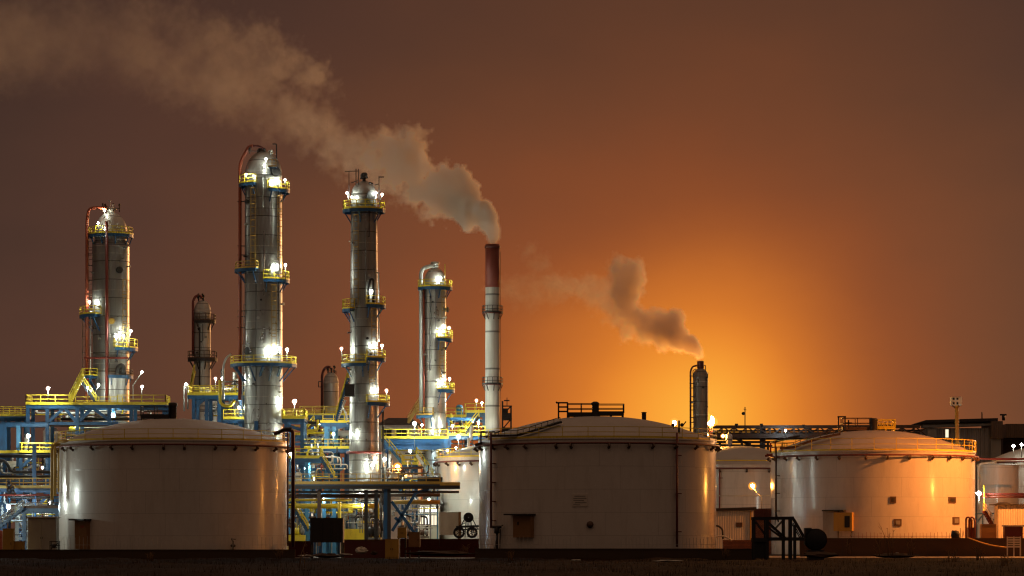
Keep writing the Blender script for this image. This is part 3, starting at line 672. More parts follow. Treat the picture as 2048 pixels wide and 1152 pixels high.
steel('long blue deck frame with yellow handrails under the thick rounded column', 398, 5, [(55,812),(94,812),(154,812),(218,812),(262,812),(328,812)],
      [(52,140,807,'fl'),(140,235,807,'b'),(235,331,807,'fr')], [(0,847,236,847),(94,846,128,815),(154,846,128,815),(154,846,184,815),(218,840,184,815),(0,847,236,847,4.6)])
steel('lower blue deck frame ending at the long deck, thin yellow rail', 402, 5, [(6,833),(40,833)], [(-40,53,830,'fb')], [(28,850,40,836),(0,852,94,852)])
steel('bright blue post pair carrying a beam across open brown sky', 389, 3, [(36,851,1000,'skyblue'),(2,848,1090),(9,848,1090)], [(-10,104,904,'')], [(-10,850,94,850)])
steel('small blue deck with yellow rail holding the starry lamp by the tank edge', 386, 3, [(41,905),(100,905)], [(40,104,903,'flrb')], [(41,935,70,908)])
steel('long dark blue walkway with ochre kickboard reaching behind the brown-door tank', 380, 3, [(68,888),(-8,975),(112,975)], [(-40,118,974,'fb')], [(68,1020,40,990),(68,1020,95,990)], rl='ochre')
steel('blue landing frame at the foot of the blue stair', 372, 3, [(48,1016),(114,1016)], [(46,118,1014,'b')], [(48,1023,115,1023)], rl='brown')
stair('blue stair climbing beside the two ochre cabinets', W(-14,1064,372), W(48,1016,372), 1.4, 'blue', 'grey', tread='grey')
stair('yellow stair leaning on the thick rounded column, lit bright', W(139,806,397), W(166,752,397), 1.3, 'yellow')
stair('yellow stair descending behind the bright yellow stair of the thick column', W(192,806,401), W(164,764,401), 1.0, 'dark')
stair('thin yellow stair rising beside the small silver column', W(380,786,452), W(389,742,452), 1.0, 'yellow')
stair('steep yellow stair rising beside the crown-platform column to its dark box', W(672,842,399), W(697,756,399), 1.6)
stair('yellow stair dropping from the pale-lit mid deck beside a light blue post', W(668,960,391), W(641,914,391), 1.4)
stair('long yellow stair with blue stringer between crown-platform column and slim column', W(808,930,404), W(764,878,404), 1.6, 'skyblue')
stair('short yellow stair dropping from the small landing to the pipe bridge', W(866,956,400), W(833,910,400), 1.4, 'galv')
stair('ochre stair rising to the slim bright column', W(816,846,428), W(845,800,428), 1.2, 'ochre', 'ochre', tread='ochre')
stair('yellow stair slanting beside the chimney foot', W(931,868,413), W(958,834,413), 1.2, 'dark')
stair('yellow stair between two lamps on the mid blue deck', W(603,878,424), W(628,846,424), 1.2)
stair('yellow stair under the pipe bridge next to the brown-door tank', W(616,1062,384), W(580,1004,384), 1.4)
steel('blue two-storey deck frame between small silver column and tallest column', 404, 6, [(387,792),(413,792),(438,792),(481,792)], [(375,494,788,'flb'),(447,516,836,'f')], [(387,815,413,795),(481,792,504,760,-2)])
steel('pair of short blue decks hugging the tallest column near its foot', 397, 6, [(512,842),(572,842),(604,842)], [(564,609,835,'flrb')], [(572,850,604,860),(470,842,604,842,4)])
steel('blue back deck beneath the short tarnished column', 436, 5, [(622,834),(660,834),(692,834)], [(600,698,828,'fb')], [(622,850,660,836),(692,850,660,836)])
steel('dark blue level under the back deck, between two white lamps', 426, 4, [(612,870),(640,870)], [(588,650,868,'f')], [(588,880,660,880),(588,888,660,888)])
steel('tall blue frame of three decks beside the crown-platform column', 402, 5, [(652,846),(668,846)], [(641,706,843,'b'),(604,708,895,'fl')], [(652,862,700,848),(668,944,704,920)], col_m='skyblue')
steel('low blue deck with bright yellow rail next to the brown-door tank', 394, 5, [(578,920),(613,918)], [(566,641,914,'fr')], [(566,926,613,926),(590,948,611,930)], col_m='skyblue')
steel('blue posts of the pipe rack behind the brown skip', 385, 4, [(613,968),(648,985),(668,985)], [], [(652,1000,668,985),(652,985,668,1000),(650,1050,668,1032),(640,990,680,990)], col_m='skyblue', beam_m='skyblue')
steel('wide blue deck with yellow rail in front of the slim bright column', 412, 6, [(770,882),(893,882),(886,882)], [(764,896,875,'f')], [(764,886,895,886),(770,894,893,894)], bw=.7)
steel('blue deck with yellow rail at the chimney foot, three lamps below', 415, 5, [(898,868),(966,868)], [(895,970,869,'fl')], [(898,838,960,838),(898,842,898,868)])
steel('high blue deck with dense yellow rail beside the chimney', 424, 4, [(932,832),(968,832)], [(930,970,823,'flr'),(892,932,832,'f')], [(892,842,970,842)])
MB_ = MB().lathe((X(919,425), 425, Z(831,425)), [(.55,0),(.55,.9),(.5,1.25),(.3,1.5),(.02,1.55)], 14); solo(MB_, 'blower_hood', MT['skyblue'], 'rounded blue hood standing on the high deck beside the chimney', 'hood')
steel('yellow landing platform between the long yellow stair and short yellow stair', 402, 3, [(806,932),(832,932)], [(804,835,927,'fb')], [(806,940,832,940)])
# dark lattice stair tower beside the chimney
lt = steel('dark lattice stair tower close beside the chimney', 398, 3, [(1005,802,930),(1022,812,930)], [(1004,1023,829,''),(1004,1023,858,'')],
      [(1004,812,1024,812),(1004,838,1024,838),(1005,880,1022,858),(1005,858,1022,838),(1005,830,1022,812),(1014,812,1014,795),(1008,801,1019,801)], 'dark', 'dark', 'dark', .22, bw=.16)
MB().box(X(1006,399), X(1016,399), 398.6, 400, Z(828,399), Z(817,399)).build('control_box', MT['dark'], lt)

# --- the pipe bridge in the middle
PB = steel('long pipe bridge with ochre walkway crossing before the crown-platform column', 372, 3.2, [(638,980,1092,'brown'),(732,980,1092,'dark'),(752,980,1092,'dark'),(771,968,1092,'blue'),(778,968,1092,'dark')],
      [(575,880,966,'f')], [(783,1003,832,1070),(832,985,784,1062),(832,985,858,978),(790,1035,800,1045)], beam_m='blue', rl='ochre', w=.42, bw=.36)
MB().box(X(575,371.8), X(920,371.8), 371.3, 371.8, Z(978,371.8), Z(971,371.8)).build('girder', MT['dark'], PB)
MB().box(X(880,371.8), X(920,371.8), 371.3, 374, Z(971,371.8)+.003, Z(964.5,371.8)).build('deck_end', MT['ochre'], PB)
def pipe(label, pts, r, m, Y, rb=.7, n=8):
    mb = MB().path(bend([W(q[0], q[1], Y + (q[2] if len(q) > 2 else 0)) for q in pts], rb), r, n)
    for q in pts[1:-1]: pass
    return solo(mb, 'process_pipe', MT[m], label, 'pipe')
pipe('thin dark pipe slung under the pipe bridge out to its free end', [(560,984),(918,984)], .14, 'dark', 372.3)
pipe('brown pipe second below the pipe bridge walkway', [(560,992),(760,992)], .24, 'brown', 374)
pipe('bright thin yellow pipe above the thick olive pipe', [(560,1000),(704,1000)], .16, 'yellow', 378)
pipe('thick olive yellow pipe running behind the brown skip', [(560,1012),(758,1012)], .31, 'yellow', 380)
pipe('yellow pipe dropping behind the skip from the olive pipe', [(679,1004),(679,1070)], .22, 'yellow', 379)
pipe('tan pipe level with the crossing blue braces', [(784,1004),(880,1004)], .26, 'ochre', 382)
pipe('upper brown pipe behind the crossing blue braces', [(775,990),(880,990)], .22, 'brown', 381)
pipe('dark pipe resting on the pipe bridge deck at the pale tank', [(835,959),(885,959)], .3, 'dark', 376)
pipe('red pipe standing close to the glossy edge of the brown-door tank', [(586,1094),(586,862),(574,858),(548,868)], .2, 'darkred', 329, .6)
pipe('thin dark pipe on three posts beside the red standpipe', [(556,868),(566,858),(584,857)], .16, 'dark', 328.5, .4)
pipe('upper dark pipe along the long blue deck frame', [(122,838),(262,838)], .2, 'dark', 401)
pipe('thick dark pipe passing under the long blue deck frame', [(80,848),(236,848)], .34, 'brown', 400)
pipe('dark pipe along the top of the pipe rack at the walkway', [(-10,912),(118,912)], .22, 'dark', 384)
pipe('second dark pipe of the rack above the ochre walkway', [(-10,921),(12,921),(22,944),(118,944)], .2, 'dark', 383)
pipe('slanting grey pipe between the rack pipes', [(44,944),(66,930),(80,932)], .14, 'galv', 383.4)
pipe('third dark pipe of the rack just over the ochre rail', [(-10,953),(118,953)], .18, 'dark', 384)
pipe('pale blue pipe lowest of the rack above the ochre rail', [(-10,964),(118,964)], .16, 'blue', 385)
pipe('thin red pipe under the ochre walkway', [(-10,990),(118,990)], .1, 'red', 377)
pipe('yellow curved pipe between small silver column and tallest column', [(440,760),(440,805),(448,812),(462,812),(470,800)], .2, 'yellow', 402)
pipe('tall pale lamp-post shaped pipe beside the tallest column', [(447,800),(447,730),(452,716),(462,708)], .14, 'galv', 399)
pipe('white pipe pair standing at the end of the blue two-storey frame', [(368.5,822),(368.5,772)], .12, 'galv', 404)
pipe('second white pipe of the pair at the blue two-storey frame', [(375.5,818),(375.5,768)], .12, 'galv', 404.5)
pipe('yellow hooked pipe above the pale-lit mid deck', [(614,912),(614,905),(622,896),(640,896)], .12, 'yellow', 400)
pipe('pale slanting pipe crossing under the steep yellow stair', [(676,838),(691,800)], .13, 'galv', 401)
pipe('pale pipe slanting the other way under the steep yellow stair', [(684,812),(693,828),(693,842)], .13, 'galv', 401.5)
pipe('slender pale pipe rising between crown-platform column and orange lamp', [(780,965),(780,908)], .2, 'white', 398)
pipe('white pipe hanging from the deck at the chimney foot', [(942,880),(942,862),(945,850)], .22, 'white', 408)
pipe('thin white post at the deck edge by the chimney', [(937,900),(937,876)], .18, 'white', 406)
pipe('slack dark hose looping down beside the crown-platform column foot', [(700,1020),(722,1028),(742,1028),(748,1036)], .09, 'darkred', 388, 1)
pipe('dark valve stem pipe in front of the silver skirt', [(738,1075),(738,1026)], .1, 'dark', 381)
pipe('second dark stem pipe standing nearer the blue bridge post', [(762,1075),(762,985)], .12, 'dark', 381)
pipe('dark pipe stub with bend among the pumps', [(744,1040),(760,1040),(764,1062)], .2, 'dark', 381)
pipe('red fire pipe circling to the cream tank rim', [(1948,909),(1962,918),(2060,918)], .14, 'red', 408, .4)
pipe('red upper pipe running to the edge above the ribbed white shed', [(1964,988),(2060,988)], .13, 'red', 405)
pipe('tan lower pipe running to the edge above the ribbed white shed', [(1964,993),(2060,993)], .2, 'orange', 406)
pipe('yellow pipe upright in the narrow gap by the orange-lit tank', [(1968,1030),(1968,970)], .1, 'yellow', 404)
pipe('thin pale cable pipe across the dim beige tank', [(1420,991.5),(1545,991.5)], .07, 'cream', 398)

# --- vessels and machines
def vessel(label, px, hw, Y, ytop, yfoot, m='white', cone=False, name='pressure_vessel', legs=True, head=.6):
    R = S(hw, Y); c = (X(px, Y), Y, 0); zt, zf = Z(ytop, Y), Z(yfoot, Y)
    root = thing(name, label, 'vessel', (c[0], c[1], 0)); h = R * head
    prof = [(R*.3, zf), (R, zf + h*.6)] + ([(R, zt - R*1.3), (R*.12, zt)] if cone else [(max(.02, R*math.cos(rad(a))), zt - h + h*math.sin(rad(a))) for a in range(0, 91, 15)])
    MB().lathe(c, prof, 28).build('shell', MT[m], root)
    MB().lathe(c, [(R, zf + (zt-zf)*.45), (R+.07, zf + (zt-zf)*.45), (R+.07, zf + (zt-zf)*.45 + .25), (R, zf + (zt-zf)*.45 + .25)], 28).build('girth_band', MT['grey'], root)
    MB().lathe(c, [(.16, zt - .3), (.16, zt + .3), (.28, zt + .3), (.28, zt + .4), (.02, zt + .4)], 12).build('nozzle', MT['grey'], root)
    if legs:
        for k in range(4):
            a = rad(45 + 90*k); x, y = c[0] + R*.85*math.cos(a), c[1] + R*.85*math.sin(a); MB().bar((x, y, 0), (x, y, zf + h), .25).build('leg', MT['blue'], root)
    return root
def drum(label, xa, xb, py, hr, Y, m='white'):
    R = S(hr, Y); a, b, z = X(xa, Y), X(xb, Y), Z(py, Y); root = thing('horizontal_drum', label, 'vessel', ((a+b)/2, Y, 0))
    pr = [(max(.02, R*math.sin(rad(k))), -R*.5*math.cos(rad(k))) for k in range(0, 91, 18)] + [(R, b - a)] + [(max(.02, R*math.cos(rad(k))), (b-a) + R*.5*math.sin(rad(k))) for k in range(18, 91, 18)]
    t = MB().lathe((0,0,0), pr, 24); o = MB(); o.add([(a + v[2], Y + v[1], z + v[0]) for v in t.v], t.f, True); o.build('shell', MT[m], root)
    for k in (.22, .78):
        x = a + (b-a)*k; MB().box(x - .15, x + .15, Y - R*.8, Y + R*.8, 0, z - R*.5).build('saddle', MT['blue'], root)
    MB().tube(((a+b)/2, Y, z + R - .1), ((a+b)/2, Y, z + R + .5), .18).build('nozzle', MT['grey'], root)
    return root
vessel('white cone-topped silo glimpsed through the blue posts', 96, 10, 414, 850, 935, cone=True)
vessel('round cream vessel just over the edge of the brown-door tank', 111, 13, 420, 862, 940, 'cream')
vessel('thin white vessel standing behind the starry lamp', 52, 3.4, 396, 874, 950, 'white', legs=False)
vessel('white vessel glaring behind the tallest column deck', 476, 6, 415, 806, 860, 'white')
vessel('pale blue-lit vessel under the small silver column', 425, 9, 425, 800, 860, 'white')
vessel('silver vessel beside the foot of the tallest column', 505, 9, 408, 800, 870, 'clad2')
vessel('white lit vessel below the low blue deck', 625, 7, 404, 925, 968, 'white')
vessel('stubby white vessel on the pipe bridge walkway', 597, 6, 376, 944, 964, 'white', legs=False)
vessel('white upright tube vessel behind the brown skip', 643, 4.2, 390, 1012, 1068, 'white', legs=False)
vessel('pale vessel close behind the crown-platform column', 768, 6, 402, 905, 965, 'white', legs=False)
vessel('silver bottle-shaped vessel above the ochre box', 803, 5, 378, 1042, 1064, 'clad2', legs=False)
vessel('white bulb-shaped vessel on the roof behind the largest dark tank', 1458, 6.5, 500, 867, 892, 'white')
drum('white horizontal drum lit hard under the low blue deck', 578, 606, 920, 9, 404)
drum('pale horizontal drum under the ochre walkway', 4, 44, 930, 8, 398, 'cream')
drum('blue-tinted drum below the mid deck', 672, 700, 868, 7, 408, 'white')
drum('cream drum behind the slim column foot', 836, 888, 905, 9, 430, 'cream')
drum('white drum behind the posts of the pipe bridge', 700, 750, 1000, 10, 402, 'white')
def machine(label, px, py, w, h, Y, m, seed, name='pump_skid'):
    R_ = random.Random(seed); root = thing(name, label, 'pump', (X(px,Y), Y, 0)); u = S(1, Y); x0 = X(px - w/2, Y); z0 = Z(py, Y)
    MB().box(x0, x0 + u*w, Y - .8, Y + .8, max(0, z0 - .3), z0).build('base', MT['grey'], root)
    t = MB().lathe((0,0,0), [(.02,0),(u*h*.28,0),(u*h*.3,.1),(u*h*.3,u*w*.4),(u*h*.22,u*w*.46),(.02,u*w*.46)], 16); o = MB()
    o.add([(x0 + u*w*.08 + v[2], Y + v[1], z0 + u*h*.34 + v[0]) for v in t.v], t.f, True); o.build('motor', MT[m], root)
    t = MB().sphere((x0 + u*w*.72, Y, z0 + u*h*.36), u*h*.32, 12, .7, 1, 1); t.tube((x0 + u*w*.72, Y, z0 + u*h*.4), (x0 + u*w*.72, Y, z0 + u*h), u*h*.1); t.lathe((x0 + u*w*.72, Y, z0 + u*h*.85), [(.02,0),(u*h*.2,0),(u*h*.2,.1),(.02,.1)], 12); t.build('casing', MT['grey'], root)
    p = MB()
    for k in range(5):
        x = x0 + u*w*R_.random(); p.path(bend([(x, Y + R_.uniform(-.6,.6), z0), (x, Y, z0 + u*h*R_.uniform(.5,1.1)), (x + u*w*R_.uniform(-.3,.3), Y + .3, z0 + u*h*R_.uniform(.7,1.2))], .3), R_.uniform(.05,.11), 6)
    p.build('pipework', MT[R_.choice(['yellow','dark','brown'])], root); return root
machine('yellow machinery cluster on the long blue deck frame', 152, 864, 34, 16, 404, 'yellow', 1)
machine('small pump skid at the foot of the small silver column', 420, 860, 30, 14, 410, 'blue', 2)
machine('dark pump tangle before the silver skirt', 748, 1075, 26, 34, 379, 'dark', 3)
machine('pump with pale casing under the crossing braces', 808, 1072, 26, 26, 388, 'white', 4)
machine('yellow pump skid beneath the stair by the brown-door tank', 598, 1072, 26, 26, 388, 'yellow', 5)
machine('ochre pump in the lit yard near the lit building', 848, 1072, 22, 20, 392, 'brown', 6)
machine('pump skid between ochre cabinets and white cabinet', 50, 1075, 22, 22, 380, 'blue', 7)
machine('compressor glowing beside the sodium lamp', 812, 960, 26, 18, 398, 'ochre', 8)
machine('small pump on the wide blue deck', 845, 872, 20, 10, 415, 'grey', 9)
machine('valve skid on the deck at the chimney foot', 930, 866, 22, 12, 418, 'yellow', 10)
machine('valve skid on the blue two-storey frame beside the tallest column', 458, 786, 22, 16, 406, 'cream', 11)
machine('pump skid under the ochre walkway behind the white cabinet', 95, 1012, 26, 18, 384, 'yellow', 12)
machine('skid of cream pumps at the crown-platform column mid deck', 690, 892, 18, 12, 405, 'cream', 13)
# concrete plinths
solo(MB().box(X(688,386), X(762,386), 384, 388, 0, Z(1058,386)), 'yellow_plinth', MT['yellow'], 'bright yellow plinth around the foot of the silver skirt', 'plinth')
solo(MB().box(X(572,386), X(612,386), 384, 387, 0, Z(1070,386)), 'yellow_plinth', MT['yellow'], 'low yellow plinth beside the brown-door tank', 'plinth')

# --- buildings behind
def building(label, xa, xb, y, Y, dep, m, roof, wins=(), lit=None, eave=.4, rise=0, name='plant_building'):
    a, b, z = X(xa, Y), X(xb, Y), Z(y, Y); root = thing(name, label, 'building', ((a+b)/2, Y + dep/2, 0))
    MB().box(a, b, Y, Y + dep, 0, z).build('wall', MT[m], root)
    r = MB()
    if rise:
        v = [(a-eave,Y-eave,z),(b+eave,Y-eave,z),(b+eave,Y+dep+eave,z),(a-eave,Y+dep+eave,z),(a+(b-a)*.2,Y+dep*.5,z+rise),(b-(b-a)*.2,Y+dep*.5,z+rise)]
        r.add(v, [(0,1,5,4),(1,2,5),(2,3,4,5),(3,0,4),(0,3,2,1)])
    else: r.box(a - eave, b + eave, Y - eave, Y + dep + eave, z, z + .35)
    r.build('roof', MT[roof], root)
    for (wa, wb, ya, yb, k) in wins:
        x0, x1, z0, z1 = X(wa, Y), X(wb, Y), Z(yb, Y), Z(ya, Y)
        f = MB()
        for (p, q, s, u) in ((x0, x1, z0, z0 + .12), (x0, x1, z1 - .12, z1), (x0, x0 + .12, z0 + .12, z1 - .12), (x1 - .12, x1, z0 + .12, z1 - .12), ((x0+x1)/2 - .05, (x0+x1)/2 + .05, z0 + .12, z1 - .12)): f.box(p, q, Y - .1, Y + .02, s, u)
        o = f.build('window', MT['grey'], root)
        MB().box(x0 + .12, x1 - .12, Y - .05, Y - .02, z0 + .12, z1 - .12).build('pane', LAMP[k] if k in LAMP else MT[k], o)
    return root
building('pale hip-roofed building with black windows behind the crown-platform column', 757, 836, 850, 470, 14, 'white', 'dark', [(762,784,858,884,'black'),(792,814,858,884,'black')], rise=1.4)
building('brightly lit workshop with big window grid beside the pale tank', 836, 880, 1008, 396, 5, 'cream', 'grey', [(838,848,1013,1026,'win'),(849,860,1013,1026,'win'),(861,875,1013,1026,'win'),(838,848,1029,1052,'win2'),(849,860,1029,1052,'win'),(861,875,1029,1052,'win2')])
building('low white plant room with lit windows behind the white cabinet', 30, 122, 1018, 392, 6, 'panelgrey', 'grey', [(72,80,1024,1032,'win'),(81,86,1024,1032,'win'),(72,80,1037,1052,'win'),(88,100,1024,1034,'win2')])
building('long pale control building deep inside the process area', 560, 770, 1006, 430, 8, 'cream', 'grey', [(590,606,1014,1034,'win2'),(618,634,1014,1034,'win2'),(694,716,1012,1030,'win'),(724,744,1012,1030,'win2')])
# conveyor gallery, dark ribbed shed and brown roofs at the far end
GB = thing('conveyor_building', 'dark ribbed industrial hall with grey sloping conveyor gallery behind the floodlight mast', 'building', (X(1920,560), 566, 0)); Yg = 560
MB().box(X(1850,Yg), X(1983,Yg), Yg, Yg + 14, 0, Z(856,Yg)).build('wall', MT['ribdark'], GB)
MB().add([W(1836,846,Yg-1.5), W(1996,842,Yg-1.5), W(1996,836,Yg-1.5), W(1852,840,Yg-1.5)] + [W(1836,846,Yg-1.5)+Vector((0,16,0)), W(1996,842,Yg-1.5)+Vector((0,16,0)), W(1996,836,Yg-1.5)+Vector((0,16,0)), W(1852,840,Yg-1.5)+Vector((0,16,0))],
    [(3,2,1,0),(4,5,6,7),(0,1,5,4),(1,2,6,5),(2,3,7,6),(3,0,4,7)]).build('roof', MT['dark'], GB)
MB().add([W(1846,855.5,Yg-1.2), W(1985,851,Yg-1.2), W(1985,847,Yg-1.2), W(1846,850,Yg-1.2)] + [q + Vector((0,3,0)) for q in (W(1846,855.5,Yg-1.2), W(1985,851,Yg-1.2), W(1985,847,Yg-1.2), W(1846,850,Yg-1.2))],
    [(0,1,2,3),(7,6,5,4),(0,4,5,1),(1,5,6,2),(2,6,7,3),(3,7,4,0)]).build('gallery', MT['grey'], GB)
MB().box(X(1981,Yg-1), X(2004,Yg-1), Yg - 2, Yg + 10, Z(878,Yg), Z(843,Yg)).build('hood', MT['ribroof'], GB)
MB().box(X(1981,Yg-1), X(2001,Yg-1), Yg - 1.6, Yg + 8, 0, Z(878.5,Yg)).build('annex', MT['panelgrey'], GB)
MB().box(X(1855,Yg-1), X(1873,Yg-1), Yg - 1, Yg, 0, Z(859,Yg)).build('side_wall', MT['panelgrey'], GB)
MB().tube(W(2007,841,Yg), W(2007,829,Yg), .3).bar(W(2000,829.5,Yg), W(2013,829.5,Yg), .3).build('roof_vent', MT['dark'], GB); MB().tube(W(1964,838,Yg), W(1964,824,Yg), .12).build('roof_mast', MT['dark'], GB)
o = MB().box(X(1890,Yg-.2), X(1898,Yg-.2), Yg - .35, Yg - .02, Z(876,Yg), Z(858,Yg)).build('window', MT['grey'], GB)
MB().box(X(1891,Yg-.4), X(1897,Yg-.4), Yg - .4, Yg - .36, Z(875,Yg), Z(859,Yg)).build('pane', LAMP['win2'], o)
building('brown roofed shed meeting the ribbed hall at the picture edge', 2006, 2090, 876, 570, 16, 'brown', 'ribroof')
MB_ = MB().box(X(2011,566), X(2090,566), 565, 580, Z(876,566), Z(848,566)); solo(MB_, 'roof_hood', MT['ribroof'], 'broad brown roof block above the brown shed', 'roof')

# --- pipe-bridge truss on the far side
Yt = 520; TR = thing('truss_bridge', 'dark truss pipe bridge spanning behind the dim beige tank against the glow', 'bridge', (X(1620,Yt), Yt, 0))
for k, yy in ((0, 854), (1, 872)):
    MB().bar(W(1415,yy,Yt), W(1840,yy-1,Yt), .5, .55 if k == 0 else .75).build('chord', MT['brown'], TR)
    MB().bar(W(1415,yy,Yt+4), W(1840,yy-1,Yt+4), .5, .5).build('chord', MT['brown'], TR)
px = 1420; k = 0
while px < 1830:
    b = MB().bar(W(px,856,Yt), W(px,871,Yt), .26).bar(W(px,856,Yt+4), W(px,871,Yt+4), .22)
    b.bar(W(px,871 if k % 2 else 856,Yt), W(px+24,856 if k % 2 else 871,Yt), .24).bar(W(px + 6,871 if k % 2 == 0 else 856,Yt+4), W(px+24,856 if k % 2 == 0 else 871,Yt+4), .2)
    b.build('truss_bay', MT['brown'], TR); px += 24; k += 1
for yy, r_ in ((867,.22),(862,.16),(877,.26)): MB().tube(W(1415,yy,Yt+2), W(1840,yy-1,Yt+2), r_).build('carried_pipe', MT['dark'], TR)
for px in (1523, 1528, 1620, 1760): MB().bar((X(px,Yt), Yt + 2, 0), W(px, 852, Yt + 2), .55).build('tower_leg', MT['dark'], TR)
for px, yt, h in ((1473,849,5),(1523,849,5),(1607,851,3)): MB().tube(W(px,855,Yt), W(px,yt,Yt), .3).bar(W(px-3,yt,Yt), W(px+3,yt,Yt), .3).build('vent_cap', MT['dark'], TR)
steel('low dark pipe rack under the truss bridge, glow behind it', 505, 3, [(1440,882),(1484,882),(1500,884),(1536,884)], [], [(1425,884,1545,884),(1470,876,1500,890),(1425,890,1545,892),(1545,884,1600,872)], 'dark', 'dark', bw=.4, w=.4)
MB_ = MB().bar(W(1490,853,518), W(1490,814,518), .16).bar(W(1486,826,518), W(1490,826,518), .12).sphere(W(1486.5,827,518), .3, 8).bar(W(1487,818,518), W(1493,820,518), .08); solo(MB_, 'lightning_mast', MT['dark'], 'thin dark mast with a small knob rising over the truss bridge', 'mast')

# --- thickets of small process piping between the decks
def thicket(label, xa, xb, ya, yb, Y, n, seed, dep=3.):
    R_ = random.Random(seed); root = thing('pipe_rack', label, 'pipe rack', (X((xa+xb)/2, Y), Y + dep/2, 0)); ms = ('yellow','galv','grey','dark','brown','white','cream','skyblue','yellow','galv')
    for k in range(n):
        y = R_.uniform(ya, yb); p = R_.uniform(xa, xa + (xb-xa)*.5); q = R_.uniform(p + (xb-xa)*.25, xb); d = R_.uniform(0, dep); r = R_.choice((.05,.07,.09,.13,.18)); pts = [W(p, y, Y) + Vector((0,d,0)), W(q, y, Y) + Vector((0,d,0))]
        if R_.random() < .6: pts.insert(0, W(p, y + R_.choice((-1,1))*R_.uniform(8,34), Y) + Vector((0,d,0)))
        if R_.random() < .6: pts.append(W(q, y + R_.choice((-1,1))*R_.uniform(8,34), Y) + Vector((0,d,0)))
        for v in pts: v.z = max(.3, v.z)
        b = MB().path(bend(pts, .45, 4), r, 7)
        for t in (.2, .5, .8):
            c = pts[0].lerp(pts[1], t); b.lathe((c.x, c.y, c.z), [(.02,-r*1.3),(r*1.7,-r*.9),(r*1.7,r*.9),(.02,r*1.3)], 8)
        b.build('pipe', MT[R_.choice(ms)], root)
    for k in range(max(2, n//4)):
        x = R_.uniform(xa, xb); y = R_.uniform(ya, yb); d = R_.uniform(-.2, dep); c = W(x, y, Y) + Vector((0,d,0)); c.z = max(.6, c.z); v = MB().tube(c + Vector((0,0,-.6)), c + Vector((0,0,.45)), .08, 6).sphere(c, .22, 8).lathe((c.x,c.y,c.z+.42), [(.05,0),(.27,.02),(.27,.07),(.05,.1)], 12)
        v.build('valve', MT[R_.choice(('red','dark','yellow','skyblue'))], root)
    for k in range(max(2, n//5)):
        x = X(R_.uniform(xa, xb), Y); yy = Y + R_.uniform(0, dep); MB().bar((x, yy, 0), (x, yy, Z(ya, Y)), .16).build('support', MT[R_.choice(('blue','skyblue','grey'))], root)
    return root
thicket('tangle of thin pipes under the pipe bridge near the brown-door tank', 578, 700, 985, 1060, 390, 16, 201)
thicket('tangle of pipes and valves around the silver skirt', 690, 775, 985, 1062, 384, 14, 202, 2.)
thicket('pipes and valves behind the crossing blue braces', 784, 880, 980, 1056, 388, 16, 203)
thicket('pale small pipes beneath the bright yellow railed decks', 578, 700, 902, 962, 399, 14, 204)
thicket('dark and pale pipes of the end rack above the blue stair', -20, 118, 915, 1010, 387, 16, 205)
thicket('pipes in the shade under the ochre walkway by the container', -10, 118, 990, 1070, 377, 14, 206)
thicket('pipes below the long blue deck frame', 60, 330, 818, 870, 406, 16, 207)
thicket('pipe knot between small silver column and tallest column', 380, 500, 800, 856, 410, 14, 208)
thicket('pipes filling the back decks below the short tarnished column', 600, 700, 838, 888, 418, 14, 209)
thicket('pipework under the wide blue deck of the slim column', 765, 895, 888, 935, 418, 14, 210)
thicket('pipes on the decks at the chimney foot', 896, 970, 836, 890, 420, 14, 211)
thicket('small pipes standing on the blue two-storey frame', 440, 500, 742, 786, 407, 10, 212)
thicket('small pipes on the pipe bridge walkway around the sodium lamp', 770, 870, 935, 965, 395, 14, 213)
thicket('pipes over the tank edge beside the round cream vessel', 100, 215, 850, 890, 411, 12, 214)
# ------------------------------------------------------------------ yard objects in front
def cabinet(label, x0, x1, y0, y1, Y, m, dep=1.2, name='cabinet', roof=None, legs=0., feats=('doors',), trim='dark', floor=True):
    a, b, zt, zb = X(x0,Y), X(x1,Y), Z(y0,Y), (0 if floor and not legs else Z(y1,Y))
    root = thing(name, label, 'cabinet', ((a+b)/2, Y + dep/2, 0)); w = b - a
    body = MB(); e = min(.05, w*.06)
    v = [(a+e,Y),(b-e,Y),(b,Y+e),(b,Y+dep-e),(b-e,Y+dep),(a+e,Y+dep),(a,Y+dep-e),(a,Y+e)]; vs = [(x,y,z) for z in (zb, zt) for x,y in v]
    body.add(vs, [tuple(reversed(range(8))), tuple(range(8,16))] + [(i,(i+1)%8,8+(i+1)%8,8+i) for i in range(8)]); body.build('body', MT[m], root)
    if roof: MB().box(a - .12, b + .12, Y - .15, Y + dep + .12, zt + .003, zt + .16).build('roof', MT[roof], root)
    else: MB().box(a - .03, b + .03, Y - .04, Y + dep + .03, zt + .003, zt + .06).build('lid', MT[m], root)
    if 'doors' in feats:
        mid = (a+b)/2
        for p, q in ((a + .08, mid - .02), (mid + .02, b - .08)):
            o = MB().box(p, q, Y - .035, Y - .003, zb + (zt-zb)*.08, zt - (zt-zb)*.06).build('door', MT[m], root)
            hx = q - .08 if p < mid - .1 and q <= mid else p + .08
            MB().box(hx - .025, hx + .025, Y - .09, Y - .036, (zb+zt)/2 - .1, (zb+zt)/2 + .1).build('handle', MT[trim], o)
    if 'door' in feats:
        o = MB().box(a + .1, b - .1, Y - .035, Y - .003, zb + (zt-zb)*.06, zt - (zt-zb)*.06).build('door', MT[m], root); MB().box(b - .25, b - .2, Y - .09, Y - .036, (zb+zt)/2 - .12, (zb+zt)/2 + .12).build('handle', MT[trim], o)
    if legs:
        for x in (a + .12, b - .12):
            for y in (Y + .12, Y + dep - .12): MB().box(x - .08, x + .08, y - .08, y + .08, 0, zb).build('leg', MT[trim], root)
    return root
cabinet('tall ochre cabinet at the edge, under the blue stair', 5, 26, 1058, 1103, 330, 'ochre', feats=('door',))
